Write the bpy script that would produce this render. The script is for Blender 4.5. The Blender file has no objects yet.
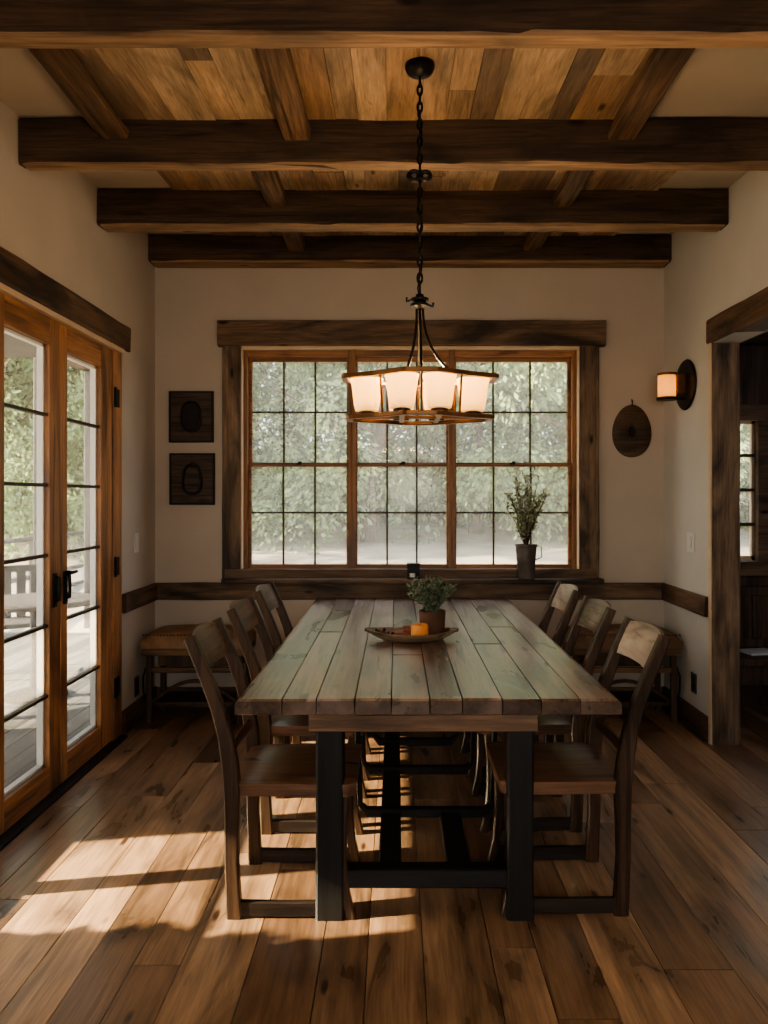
import bpy, bmesh, math, random
from mathutils import Vector, Matrix, noise

R = random.Random(11)
C = bpy.context.scene.collection
PI = math.pi
CAM_Z = 1.48

# ------------------------------------------------------------------ materials
def new_mat(name):
    m = bpy.data.materials.new(name)
    m.use_nodes = True
    nt = m.node_tree
    nt.nodes.clear()
    return m, nt, nt.nodes, nt.links

def math_node(nt, op, a, b=None, c=None, clamp=False):
    n = nt.nodes.new('ShaderNodeMath'); n.operation = op; n.use_clamp = clamp
    for i, v in enumerate((a, b, c)):
        if v is None: continue
        if isinstance(v, (int, float)): n.inputs[i].default_value = v
        else: nt.links.new(v, n.inputs[i])
    return n.outputs[0]

def ramp(nt, fac, stops, mode='LINEAR'):
    n = nt.nodes.new('ShaderNodeValToRGB')
    n.color_ramp.interpolation = mode
    el = n.color_ramp.elements
    while len(el) < len(stops): el.new(0.5)
    for e, (p, c) in zip(el, stops):
        e.position = p
        e.color = (c[0], c[1], c[2], 1) if not isinstance(c, (int, float)) else (c, c, c, 1)
    nt.links.new(fac, n.inputs[0])
    return n.outputs[0]

def mixc(nt, mode, fac, a, b):
    n = nt.nodes.new('ShaderNodeMix'); n.data_type = 'RGBA'; n.blend_type = mode
    for sock, v in ((n.inputs[0], fac), (n.inputs[6], a), (n.inputs[7], b)):
        if isinstance(v, (int, float)): sock.default_value = v
        elif isinstance(v, tuple): sock.default_value = (v[0], v[1], v[2], 1)
        else: nt.links.new(v, sock)
    return n.outputs[2]

def wood(name, cols, axis='y', rough=0.55, grain=0.6, knots=0.5, bump=0.25, worn=None, spec=0.4, fine=1.0, blotch=0.5, coat=0.0, cracks=0.6, desat=0.10, endgrain_shade=0.7):
    """procedural timber: cols = board colours picked by the per-board 'rnd' attribute"""
    cols = [tuple(c * (1 - desat) + desat * (0.3 * q[0] + 0.6 * q[1] + 0.1 * q[2]) for c in q) for q in cols]
    m, nt, N, L = new_mat(name)
    tc = N.new('ShaderNodeTexCoord')
    at = N.new('ShaderNodeAttribute'); at.attribute_name = 'rnd'
    oi = N.new('ShaderNodeObjectInfo')
    rnd = math_node(nt, 'FRACT', math_node(nt, 'ADD', at.outputs['Fac'], math_node(nt, 'MULTIPLY', oi.outputs['Random'], 0.35)))
    cb = N.new('ShaderNodeCombineXYZ')
    for i, k in enumerate((31.0, 17.3, 53.1)):
        L.new(math_node(nt, 'MULTIPLY', rnd, k), cb.inputs[i])
    ad = N.new('ShaderNodeVectorMath'); ad.operation = 'ADD'
    L.new(tc.outputs['Object'], ad.inputs[0]); L.new(cb.outputs[0], ad.inputs[1])
    def scaled(along, across):
        mp = N.new('ShaderNodeMapping')
        s = [across * fine] * 3
        s['xyz'.index(axis)] = along * fine
        mp.inputs['Scale'].default_value = s
        L.new(ad.outputs[0], mp.inputs['Vector'])
        return mp.outputs[0]
    def nz(vec, sc, det, rg, dist=0.0):
        n = N.new('ShaderNodeTexNoise')
        n.inputs['Scale'].default_value = sc; n.inputs['Detail'].default_value = det
        n.inputs['Roughness'].default_value = rg; n.inputs['Distortion'].default_value = dist
        L.new(vec, n.inputs['Vector'])
        return n.outputs['Fac']
    g1 = nz(scaled(1.2, 26), 1.0, 6, 0.62, 0.7)       # streaks
    g2 = nz(scaled(5, 120), 1.0, 4, 0.6, 0.2)         # fine fibres
    g3 = nz(scaled(1.1, 4.2), 1.0, 4, 0.55, 1.0)      # blotches
    base = ramp(nt, rnd, [(i / max(1, len(cols) - 1), c) for i, c in enumerate(cols)]) if len(cols) > 1 else None
    if base is None:
        rgb = N.new('ShaderNodeRGB'); rgb.outputs[0].default_value = (*cols[0], 1); base = rgb.outputs[0]
    f1 = ramp(nt, g1, [(0.36, 1 - grain), (0.5, 1.0), (0.66, 1 + grain * 0.45)])
    f2 = ramp(nt, g2, [(0.38, 1 - grain * 0.5), (0.58, 1.08)])
    f3 = ramp(nt, g3, [(0.34, 1 - blotch * 0.95), (0.5, 1.0), (0.68, 1 + blotch * 0.7)])
    col = mixc(nt, 'MULTIPLY', 1.0, base, f1)
    col = mixc(nt, 'MULTIPLY', 1.0, col, f2)
    col = mixc(nt, 'MULTIPLY', 1.0, col, f3)
    if worn:
        col = mixc(nt, 'MIX', ramp(nt, g3, [(0.46, 0.0), (0.66, worn[1])]), col, worn[0])
    if cracks > 0:
        g4 = nz(scaled(1.1, 24), 1.0, 4, 0.55, 0.9)
        ck = ramp(nt, g4, [(0.615, 0.0), (0.66, cracks)])
        col = mixc(nt, 'MULTIPLY', ck, col, (0.22, 0.17, 0.13))
    if knots > 0:
        v = N.new('ShaderNodeTexVoronoi'); v.feature = 'F1'
        v.inputs['Scale'].default_value = 1.0
        L.new(scaled(2.6, 7.5), v.inputs['Vector'])
        kd = math_node(nt, 'ADD', v.outputs['Distance'], math_node(nt, 'MULTIPLY', g1, 0.12))
        kf = ramp(nt, kd, [(0.13, 1.0), (0.17, 0.6), (0.215, 0.0)])
        ksel = N.new('ShaderNodeSeparateColor'); L.new(v.outputs['Color'], ksel.inputs[0])
        kf = math_node(nt, 'MULTIPLY', kf, math_node(nt, 'LESS_THAN', ksel.outputs[0], 0.62))
        col = mixc(nt, 'MULTIPLY', math_node(nt, 'MULTIPLY', kf, knots), col, (0.16, 0.11, 0.08))
    if endgrain_shade < 1:  # darkens end faces: end grain, plus painted shade on the table front
        sn = N.new('ShaderNodeSeparateXYZ'); L.new(tc.outputs['Normal'], sn.inputs[0])
        ef = ramp(nt, math_node(nt, 'ABSOLUTE', sn.outputs['xyz'.index(axis)]), [(0.55, 0.0), (0.85, 1.0)])
        col = mixc(nt, 'MULTIPLY', ef, col, (endgrain_shade, endgrain_shade * 0.9, endgrain_shade * 0.8))
    bs = N.new('ShaderNodeBsdfPrincipled')
    L.new(col, bs.inputs['Base Color'])
    L.new(ramp(nt, g3, [(0.3, max(0, rough - 0.1)), (0.7, min(1, rough + 0.14))]), bs.inputs['Roughness'])
    bs.inputs['Specular IOR Level'].default_value = spec
    bs.inputs['Coat Weight'].default_value = coat; bs.inputs['Coat Roughness'].default_value = 0.28
    bp = N.new('ShaderNodeBump'); bp.inputs['Strength'].default_value = bump; bp.inputs['Distance'].default_value = 0.006
    L.new(math_node(nt, 'ADD', g1, math_node(nt, 'MULTIPLY', g2, 0.5)), bp.inputs['Height'])
    L.new(bp.outputs[0], bs.inputs['Normal'])
    o = N.new('ShaderNodeOutputMaterial'); L.new(bs.outputs[0], o.inputs[0])
    return m

def plain(name, col, rough=0.6, metal=0.0, spec=0.4, var=0.15, scale=8.0, bump=0.1, emis=None, emis_s=0.0, sss=0.0):
    m, nt, N, L = new_mat(name)
    tc = N.new('ShaderNodeTexCoord')
    n = N.new('ShaderNodeTexNoise'); n.inputs['Scale'].default_value = scale; n.inputs['Detail'].default_value = 5
    L.new(tc.outputs['Object'], n.inputs['Vector'])
    c = ramp(nt, n.outputs['Fac'], [(0.3, tuple(x * (1 - var) for x in col)), (0.7, tuple(min(1, x * (1 + var)) for x in col))])
    bs = N.new('ShaderNodeBsdfPrincipled')
    L.new(c, bs.inputs['Base Color'])
    bs.inputs['Roughness'].default_value = rough; bs.inputs['Metallic'].default_value = metal
    bs.inputs['Specular IOR Level'].default_value = spec
    if sss:
        bs.inputs['Subsurface Weight'].default_value = sss
        bs.inputs['Subsurface Radius'].default_value = (0.02, 0.01, 0.005)
    if emis:
        bs.inputs['Emission Color'].default_value = (*emis, 1); bs.inputs['Emission Strength'].default_value = emis_s
    if bump:
        bp = N.new('ShaderNodeBump'); bp.inputs['Strength'].default_value = bump; bp.inputs['Distance'].default_value = 0.01
        L.new(n.outputs['Fac'], bp.inputs['Height']); L.new(bp.outputs[0], bs.inputs['Normal'])
    o = N.new('ShaderNodeOutputMaterial'); L.new(bs.outputs[0], o.inputs[0])
    return m

def glass(name, tint=(0.97, 0.99, 0.97), haze=0.06, gloss=0.06):
    m, nt, N, L = new_mat(name)
    tr = N.new('ShaderNodeBsdfTransparent'); tr.inputs[0].default_value = (*tint, 1)
    gl = N.new('ShaderNodeBsdfGlossy'); gl.inputs['Roughness'].default_value = 0.03
    tl = N.new('ShaderNodeBsdfTranslucent'); tl.inputs[0].default_value = (0.95, 0.95, 0.9, 1)
    m1 = N.new('ShaderNodeMixShader'); m1.inputs[0].default_value = haze
    L.new(tr.outputs[0], m1.inputs[1]); L.new(tl.outputs[0], m1.inputs[2])
    m2 = N.new('ShaderNodeMixShader')
    fr = N.new('ShaderNodeFresnel'); fr.inputs[0].default_value = 1.3
    L.new(math_node(nt, 'MULTIPLY', fr.outputs[0], 0.5), m2.inputs[0])
    L.new(m1.outputs[0], m2.inputs[1]); L.new(gl.outputs[0], m2.inputs[2])
    o = N.new('ShaderNodeOutputMaterial'); L.new(m2.outputs[0], o.inputs[0])
    return m

def leaf_mat(name, c1, c2, trans=0.4, rough=0.6):
    m, nt, N, L = new_mat(name)
    at = N.new('ShaderNodeAttribute'); at.attribute_name = 'rnd'
    c = ramp(nt, at.outputs['Fac'], [(0.0, c1), (1.0, c2)])
    d = N.new('ShaderNodeBsdfPrincipled'); L.new(c, d.inputs['Base Color']); d.inputs['Roughness'].default_value = rough
    t = N.new('ShaderNodeBsdfTranslucent'); L.new(c, t.inputs[0])
    mx = N.new('ShaderNodeMixShader'); mx.inputs[0].default_value = trans
    L.new(d.outputs[0], mx.inputs[1]); L.new(t.outputs[0], mx.inputs[2])
    o = N.new('ShaderNodeOutputMaterial'); L.new(mx.outputs[0], o.inputs[0])
    return m

def shade_mat(name, col, es):
    m, nt, N, L = new_mat(name)
    d = N.new('ShaderNodeBsdfDiffuse'); d.inputs[0].default_value = (*col, 1)
    t = N.new('ShaderNodeBsdfTranslucent'); t.inputs[0].default_value = (*col, 1)
    e = N.new('ShaderNodeEmission'); e.inputs[0].default_value = (1.0, 0.80, 0.36, 1); e.inputs[1].default_value = es
    mx = N.new('ShaderNodeMixShader'); mx.inputs[0].default_value = 0.55
    L.new(d.outputs[0], mx.inputs[1]); L.new(t.outputs[0], mx.inputs[2])
    ad = N.new('ShaderNodeAddShader'); L.new(mx.outputs[0], ad.inputs[0]); L.new(e.outputs[0], ad.inputs[1])
    o = N.new('ShaderNodeOutputMaterial'); L.new(ad.outputs[0], o.inputs[0])
    return m

M = {}
M['floor'] = wood('oak floorboards', [(0.27, 0.15, 0.072), (0.15, 0.08, 0.038), (0.34, 0.195, 0.098), (0.21, 0.115, 0.055), (0.29, 0.165, 0.08), (0.42, 0.25, 0.13), (0.18, 0.10, 0.05), (0.31, 0.175, 0.085)], 'y', rough=0.34, grain=0.3, knots=0.9, bump=0.10, spec=0.5, coat=0.45, blotch=0.55, cracks=0.4, fine=1.35, desat=0.12)
M['table'] = wood('weathered table boards', [(0.25, 0.16, 0.105), (0.165, 0.105, 0.07), (0.31, 0.21, 0.15), (0.215, 0.138, 0.094), (0.255, 0.16, 0.10)], 'y', rough=0.33, grain=0.5, knots=0.85, bump=0.3, worn=((0.47, 0.36, 0.315), 0.6), spec=0.5, coat=0.6, cracks=0.9, endgrain_shade=0.36, desat=0.0)  # strong end darkening paints the front edge as less lit
M['apron'] = wood('table apron oak', [(0.22, 0.125, 0.065)], 'x', rough=0.6, grain=0.55, knots=0.8)
M['black_wood'] = wood('black stained timber', [(0.009, 0.0085, 0.008)], 'z', rough=0.5, grain=0.5, knots=0.2, bump=0.25)
M['black_wood_x'] = wood('black stained crossbar', [(0.009, 0.0085, 0.008)], 'x', rough=0.45, grain=0.5, knots=0.2, bump=0.25)
M['black_wood_y'] = wood('black stained rail', [(0.011, 0.0115, 0.0115)], 'y', rough=0.45, grain=0.5, knots=0.2, bump=0.25)
M['chair_post'] = wood('dark walnut chair frame', [(0.062, 0.033, 0.017)], 'z', rough=0.42, grain=0.5, knots=0.2, bump=0.15)
M['chair_seat'] = wood('walnut chair seat', [(0.14, 0.07, 0.036)], 'x', rough=0.33, grain=0.5, knots=0.2, bump=0.12, coat=0.5)
M['chair_back'] = wood('walnut back slat', [(0.13, 0.064, 0.03)], 'y', rough=0.38, grain=0.45, knots=0.3, bump=0.12)
M['chair_pale'] = wood('pale worn back slat', [(0.22, 0.15, 0.10)], 'y', rough=0.42, grain=0.4, knots=0.2, bump=0.25, worn=((0.46, 0.40, 0.34), 0.9), coat=0.4)  # pale tone paints window light reflected on the slat
M['chair_rail'] = wood('chair runner', [(0.028, 0.018, 0.013)], 'x', rough=0.45, grain=0.5, knots=0.0)
M['beam_x'] = wood('hewn beam', [(0.058, 0.034, 0.019), (0.07, 0.04, 0.022)], 'x', rough=0.75, grain=0.45, knots=1.0, bump=0.4, blotch=0.7, cracks=0.5)
M['beam_under'] = wood('pale beam underside', [(0.34, 0.21, 0.115), (0.28, 0.17, 0.09)], 'x', rough=0.7, grain=0.35, knots=0.6, bump=0.2, blotch=0.5, cracks=0.2)  # lighter colour stands in for light on the beam undersides
M['joist'] = wood('hewn joist', [(0.16, 0.09, 0.046), (0.125, 0.068, 0.034)], 'y', rough=0.75, grain=0.6, knots=0.9, bump=0.5)
M['planks'] = wood('reclaimed ceiling boards', [(0.40, 0.27, 0.16), (0.24, 0.14, 0.075), (0.47, 0.35, 0.23), (0.34, 0.20, 0.10), (0.10, 0.075, 0.06), (0.46, 0.30, 0.165), (0.38, 0.27, 0.175), (0.29, 0.175, 0.095), (0.44, 0.33, 0.21)], 'y', rough=0.7, grain=0.3, knots=0.9, bump=0.25, blotch=0.45, cracks=0.35, fine=1.3)
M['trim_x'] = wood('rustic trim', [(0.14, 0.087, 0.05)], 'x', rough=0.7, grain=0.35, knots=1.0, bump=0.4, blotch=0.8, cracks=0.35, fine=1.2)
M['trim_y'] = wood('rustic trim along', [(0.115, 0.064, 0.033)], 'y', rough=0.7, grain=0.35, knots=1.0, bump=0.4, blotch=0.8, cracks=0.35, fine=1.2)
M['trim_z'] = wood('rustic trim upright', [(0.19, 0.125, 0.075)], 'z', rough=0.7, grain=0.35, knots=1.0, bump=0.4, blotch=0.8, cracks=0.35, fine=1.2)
M['red_x'] = wood('red stained sash rail', [(0.27, 0.12, 0.042)], 'x', rough=0.45, grain=0.35, knots=0.2)
M['red_z'] = wood('red stained sash stile', [(0.27, 0.12, 0.042)], 'z', rough=0.45, grain=0.35, knots=0.2)
M['door_z'] = wood('honey stained door stile', [(0.36, 0.155, 0.05)], 'z', rough=0.42, grain=0.4, knots=0.3, blotch=0.6)
M['door_y'] = wood('honey stained door rail', [(0.34, 0.145, 0.047)], 'y', rough=0.42, grain=0.4, knots=0.3, blotch=0.6)
M['muntin'] = wood('dark glazing bar', [(0.06, 0.042, 0.026)], 'x', rough=0.5, grain=0.3, knots=0)
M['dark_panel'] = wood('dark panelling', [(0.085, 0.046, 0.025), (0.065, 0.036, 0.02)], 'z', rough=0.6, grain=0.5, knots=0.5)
M['bench_wood'] = wood('bench frame wood', [(0.15, 0.085, 0.04)], 'x', rough=0.6, grain=0.5, knots=0.5)
M['bench_dark'] = wood('bench leg wood', [(0.07, 0.038, 0.019)], 'z', rough=0.6, grain=0.5, knots=0.3)
M['plaque'] = wood('dark plaque wood', [(0.075, 0.052, 0.036)], 'x', rough=0.7, grain=0.6, knots=0.4)
M['plaque_dark'] = wood('charred oval', [(0.012, 0.007, 0.005)], 'x', rough=0.6, grain=0.4, knots=0)
M['gourd'] = wood('woven brown disc', [(0.085, 0.05, 0.025)], 'x', rough=0.65, grain=0.45, knots=0.3)
M['tray'] = wood('carved bowl wood', [(0.30, 0.20, 0.115)], 'x', rough=0.6, grain=0.5, knots=0.3)
M['deck'] = wood('grey deck boards', [(0.115, 0.11, 0.10), (0.09, 0.087, 0.08), (0.135, 0.13, 0.12)], 'y', rough=0.7, grain=0.3, knots=0.2)
M['greypost'] = wood('grey porch post', [(0.06, 0.056, 0.05)], 'z', rough=0.8, grain=0.3, knots=0.2)
M['bark'] = wood('bark', [(0.16, 0.12, 0.085)], 'z', rough=0.95, grain=0.6, knots=0.3)
M['wall'] = plain('warm plaster', (0.47, 0.415, 0.345), rough=0.95, spec=0.1, var=0.04, scale=3, bump=0.03)
M['wall_cool'] = plain('pale plaster', (0.50, 0.485, 0.45), rough=0.95, spec=0.1, var=0.04, scale=3, bump=0.03)
M['reveal'] = plain('pale window lining', (0.55, 0.42, 0.29), rough=0.7, var=0.08)
M['white'] = plain('white painted stop', (0.72, 0.70, 0.66), rough=0.6, var=0.05)
M['iron'] = plain('black iron', (0.012, 0.011, 0.010), rough=0.42, metal=0.5, var=0.3, scale=30)
M['bronze'] = plain('rusty bronze', (0.16, 0.075, 0.03), rough=0.42, metal=0.6, var=0.3, scale=20)
M['brown_plate'] = plain('brown cover plate', (0.05, 0.034, 0.024), rough=0.5)
M['switch'] = plain('off white switch', (0.55, 0.54, 0.50), rough=0.5, var=0.03)
M['zinc'] = plain('aged zinc', (0.13, 0.11, 0.095), rough=0.45, metal=0.5, var=0.45, scale=12)
M['terracotta'] = plain('brown clay pot', (0.105, 0.052, 0.028), rough=0.75, var=0.2)
M['soil'] = plain('soil', (0.03, 0.02, 0.014), rough=1.0, var=0.4, scale=60)
M['leather'] = plain('tan leather', (0.25, 0.14, 0.072), rough=0.5, var=0.3, scale=14, bump=0.3)
M['leather_dark'] = plain('brown leather', (0.17, 0.095, 0.05), rough=0.5, var=0.3, scale=14, bump=0.3)
M['stud'] = plain('antique brass studs', (0.10, 0.06, 0.03), rough=0.4, metal=0.8)
M['candle'] = plain('orange wax', (0.62, 0.25, 0.06), rough=0.5, var=0.12, scale=25, sss=0.3, emis=(1, 0.3, 0.04), emis_s=0.03)
M['wick'] = plain('wick', (0.02, 0.018, 0.015), rough=1)
M['red_block'] = plain('red brown wax', (0.20, 0.06, 0.03), rough=0.6, var=0.25, scale=30)
M['potpourri'] = plain('dried pods', (0.06, 0.028, 0.016), rough=0.9, var=0.5, scale=60)
M['paper'] = plain('paper', (0.55, 0.56, 0.58), rough=0.8)
M['glass'] = glass('window glass', haze=0.14)
M['door_glass'] = glass('door glass', haze=0.09)
M['shade'] = shade_mat('frosted amber glass', (0.92, 0.78, 0.52), 0.07)
M['sconce_glass'] = shade_mat('sconce amber glass', (0.85, 0.58, 0.20), 0.06)
M['bulb'] = plain('lit bulb', (1, 0.85, 0.6), emis=(1.0, 0.72, 0.4), emis_s=6.0, bump=0)
M['leaf_table'] = leaf_mat('grey green leaves', (0.06, 0.085, 0.05), (0.30, 0.35, 0.24), 0.3)
M['leaf_sill'] = leaf_mat('olive leaves', (0.10, 0.115, 0.06), (0.42, 0.42, 0.27), 0.4)
M['leaf_tree'] = leaf_mat('pale woodland leaves', (0.12, 0.19, 0.075), (0.47, 0.56, 0.31), 0.45)
M['leaf_tree2'] = leaf_mat('dry woodland leaves', (0.16, 0.20, 0.085), (0.55, 0.57, 0.34), 0.45)
M['ground'] = plain('pale dry ground', (0.36, 0.31, 0.24), rough=1, var=0.25, scale=1.2)

# ------------------------------------------------------------------ mesh builder
class MB:
    def __init__(self):
        self.bm = bmesh.new()
        self.lay = self.bm.faces.layers.float.new('rnd')
        self.smooth = False
    def _mark(self, start, rnd):
        self.bm.faces.ensure_lookup_table()
        r = R.random() if rnd is None else rnd
        for f in self.bm.faces[start:]:
            f[self.lay] = r
    def box(self, x0, x1, y0, y1, z0, z1, bev=0.0, rnd=None, rot=0.0):
        n = len(self.bm.faces)
        vs = [self.bm.verts.new((x, y, z)) for x in (x0, x1) for y in (y0, y1) for z in (z0, z1)]
        F = [(0, 1, 3, 2), (4, 6, 7, 5), (0, 4, 5, 1), (2, 3, 7, 6), (0, 2, 6, 4), (1, 5, 7, 3)]
        fs = [self.bm.faces.new([vs[i] for i in f]) for f in F]
        if rot:
            cx, cy = (x0 + x1) / 2, (y0 + y1) / 2
            bmesh.ops.rotate(self.bm, verts=vs, cent=(cx, cy, 0), matrix=Matrix.Rotation(rot, 3, 'Z'))
        r = R.random() if rnd is None else rnd
        for f in fs: f[self.lay] = r
        if bev > 0:
            es = list({e for f in fs for e in f.edges})
            res = bmesh.ops.bevel(self.bm, geom=es, offset=bev, segments=2, profile=0.6, affect='EDGES')
            for f in res['faces']: f[self.lay] = r
        return self
    def sweep(self, pts, secs, closed=False, rnd=None, cap=True):
        """pts: list of centres; secs: list (per point) of 2D outlines mapped by frames"""
        n0 = len(self.bm.faces)
        rings = [[self.bm.verts.new(p) for p in ring] for ring in secs]
        m = len(rings[0])
        K = len(rings)
        for k in range(K if closed else K - 1):
            a, b = rings[k], rings[(k + 1) % K]
            for i in range(m):
                self.bm.faces.new((a[i], a[(i + 1) % m], b[(i + 1) % m], b[i]))
        if cap and not closed:
            self.bm.faces.new(list(reversed(rings[0]))); self.bm.faces.new(rings[-1])
        self._mark(n0, rnd)
        return self
    def tube(self, pts, rad, seg=8, closed=False, rnd=None):
        pts = [Vector(p) for p in pts]
        rads = rad if isinstance(rad, (list, tuple)) else [rad] * len(pts)
        secs = []
        up = Vector((0.137, 0.271, 0.953))
        nrm = None
        n = len(pts)
        for i, p in enumerate(pts):
            if closed: t = pts[(i + 1) % n] - pts[i - 1]
            else: t = pts[min(i + 1, n - 1)] - pts[max(i - 1, 0)]
            t.normalize()
            if nrm is None:
                nrm = t.cross(up)
                if nrm.length < 1e-3: nrm = t.cross(Vector((1, 0, 0)))
            nrm = (nrm - t * nrm.dot(t)); nrm.normalize()
            bn = t.cross(nrm)
            secs.append([p + (nrm * math.cos(a) + bn * math.sin(a)) * rads[i] for a in [2 * PI * k / seg for k in range(seg)]])
        return self.sweep(pts, secs, closed, rnd)
    def bar(self, pts, w, t, side, rnd=None, closed=False):
        """rectangular bar along pts; side = direction of width w; t = other thickness"""
        pts = [Vector(p) for p in pts]; n = len(pts)
        ws = w if isinstance(w, (list, tuple)) else [w] * n
        ts = t if isinstance(t, (list, tuple)) else [t] * n
        secs = []
        for i, p in enumerate(pts):
            if closed: tg = pts[(i + 1) % n] - pts[i - 1]
            else: tg = pts[min(i + 1, n - 1)] - pts[max(i - 1, 0)]
            tg.normalize()
            s = Vector(side); s = (s - tg * s.dot(tg)).normalized()
            u = tg.cross(s)
            a, b, c = ws[i] / 2, ts[i] / 2, min(ws[i], ts[i]) * 0.16
            out = [(-a + c, -b), (a - c, -b), (a, -b + c), (a, b - c), (a - c, b), (-a + c, b), (-a, b - c), (-a, -b + c)]
            secs.append([p + s * x + u * y for x, y in out])
        return self.sweep(pts, secs, closed, rnd)
    def lathe(self, prof, c=(0, 0, 0), seg=24, axis='z', power=2.0, rnd=None, sx=1.0, sy=1.0):
        """prof: (radius, height) pairs; power>2 gives a squarish outline"""
        n0 = len(self.bm.faces); c = Vector(c); rings = []
        for r, h in prof:
            ring = []
            for k in range(seg):
                a = 2 * PI * k / seg
                ca, sa = math.cos(a), math.sin(a)
                q = (abs(ca) ** power + abs(sa) ** power) ** (-1 / power)
                x, y = r * q * ca * sx, r * q * sa * sy
                v = {'z': (x, y, h), 'x': (h, x, y), 'y': (x, h, y)}[axis]
                ring.append(self.bm.verts.new(c + Vector(v)))
            rings.append(ring)
        for a, b in zip(rings[:-1], rings[1:]):
            for i in range(seg):
                self.bm.faces.new((a[i], a[(i + 1) % seg], b[(i + 1) % seg], b[i]))
        if prof[0][0] > 1e-5: self.bm.faces.new(list(reversed(rings[0])))
        if prof[-1][0] > 1e-5: self.bm.faces.new(rings[-1])
        self._mark(n0, rnd)
        self.smooth = True
        return self
    def quad(self, a, b, c, d, rnd=None):
        f = self.bm.faces.new([self.bm.verts.new(p) for p in (a, b, c, d)])
        f[self.lay] = R.random() if rnd is None else rnd
        return self
    def leaf(self, p, d, length, width, rnd=None):
        d = Vector(d).normalized()
        s = d.cross(Vector((R.uniform(-1, 1), R.uniform(-1, 1), R.uniform(-1, 1))))
        if s.length < 1e-3: s = d.cross(Vector((0, 0, 1)))
        s.normalize(); p = Vector(p)
        return self.quad(p, p + d * length * 0.5 + s * width / 2, p + d * length, p + d * length * 0.5 - s * width / 2, rnd)
    def beam(self, axis, a0, a1, u0, u1, v0, v1, jit=0.006, step=0.16, ch=0.012, rnd=None):
        """hewn timber running along axis; u,v are the two other axes in xyz order"""
        n = max(2, int(abs(a1 - a0) / step)); secs = []; pts = []
        sd = R.random() * 100
        for i in range(n + 1):
            a = a0 + (a1 - a0) * i / n
            ring = []
            out = [(u0 + ch, v0), (u1 - ch, v0), (u1, v0 + ch), (u1, v1 - ch), (u1 - ch, v1), (u0 + ch, v1), (u0, v1 - ch), (u0, v0 + ch)]
            for k, (u, v) in enumerate(out):
                du = jit * noise.noise((a * 3.1, k * 1.7, sd)); dv = jit * noise.noise((a * 3.1, k * 1.7, sd + 40))
                q = {'x': (a, u + du, v + dv), 'y': (u + du, a, v + dv), 'z': (u + du, v + dv, a)}[axis]
                ring.append(Vector(q))
            secs.append(ring); pts.append(ring[0])
        return self.sweep(pts, secs, rnd=rnd)

def link(name, mb, mat, parent=None, origin=None, smooth=None):
    me = bpy.data.meshes.new(name)
    bm = mb.bm
    bmesh.ops.recalc_face_normals(bm, faces=bm.faces) if len(bm.faces) < 60000 else None
    if parent is not None:
        org = Vector(parent['_o'])
    elif origin is not None:
        org = Vector(origin)
    else:
        xs = [v.co for v in bm.verts]
        lo = [min(v[i] for v in xs) for i in range(3)]; hi = [max(v[i] for v in xs) for i in range(3)]
        org = Vector(((lo[0] + hi[0]) / 2, (lo[1] + hi[1]) / 2, lo[2]))
    bmesh.ops.translate(bm, verts=bm.verts, vec=-org)
    if (mb.smooth if smooth is None else smooth):
        for f in bm.faces: f.smooth = True
    bm.to_mesh(me); bm.free()
    me.materials.append(M[mat])
    if me.polygons and any(p.use_smooth for p in me.polygons):
        me.set_sharp_from_angle(angle=math.radians(42))
    o = bpy.data.objects.new(name, me); C.objects.link(o)
    if parent is not None: o.parent = parent
    else: o.location = org
    o['_o'] = tuple(org)
    return o

def tag(o, label=None, cat=None, group=None, kind=None):
    if label: o['label'] = label
    if cat: o['category'] = cat
    if group: o['group'] = group
    if kind: o['kind'] = kind
    return o

def thing(name, loc, label, cat, group=None, kind=None):
    o = bpy.data.objects.new(name, None); C.objects.link(o)
    o.empty_display_size = 0.1
    o.location = loc; o['_o'] = tuple(loc)
    return tag(o, label, cat, group, kind)

def copy_tree(o, parent=None):
    c = o.copy(); C.objects.link(c)
    if parent is not None: c.parent = parent
    for ch in list(o.children): copy_tree(ch, c)
    return c

# ------------------------------------------------------------------ room shell
XL, XR, YB = -1.702, 1.893, 5.12
YF = -1.6                     # wall behind the viewer
def ceil_z(y): return 3.0 + 0.055 * y
T = 0.16
XR2 = 4.6                     # far side of the next room

# floor: boards running away from the camera, through the opening into the next room
fl = MB()
x = XL - 0.02
while x < XR2:
    w = R.choice((0.15, 0.18, 0.2, 0.22))
    y = YF - R.uniform(0, 1.5)
    while y < YB:
        ln = R.uniform(0.9, 2.3)
        fl.box(x + 0.0012, min(x + w, XR2) - 0.0012, max(y, YF), min(y + ln, YB) - 0.002, -0.03, 0.0, bev=0.0016) if y + ln > YF else None
        y += ln
    x += w
tag(link('floor', fl, 'floor', origin=(0, 0, 0)), 'worn mid brown wide plank wooden floor', 'floor', kind='structure')
sub = MB().box(XL - T, XR2, YF, YB + T, -0.12, -0.032)
tag(link('floor_base', sub, 'soil'), 'dark subfloor beneath the wooden planks', 'floor', kind='structure')

# back wall with the window opening
OX0, OX1, OZ0, OZ1 = -1.10, 1.30, 0.95, 2.54
wb = MB()
HZ = 3.45
wb.box(XL - T, OX0, YB, YB + T, 0, HZ).box(OX1, XR + T, YB, YB + T, 0, HZ)
wb.box(OX0, OX1, YB, YB + T, 0, OZ0).box(OX0, OX1, YB, YB + T, OZ1, HZ)
tag(link('wall_back', wb, 'wall'), 'warm beige plaster wall around the wide window', 'wall', kind='structure')
# left wall with the door opening
DY0, DY1, DZ1 = 1.15, 4.49, 2.39
wl = MB()
wl.box(XL - T, XL, YF, DY0, 0, HZ).box(XL - T, XL, DY1, YB, 0, HZ).box(XL - T, XL, DY0, DY1, DZ1, HZ)
tag(link('wall_left', wl, 'wall'), 'beige plaster wall around the glazed double doors', 'wall', kind='structure')
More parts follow.
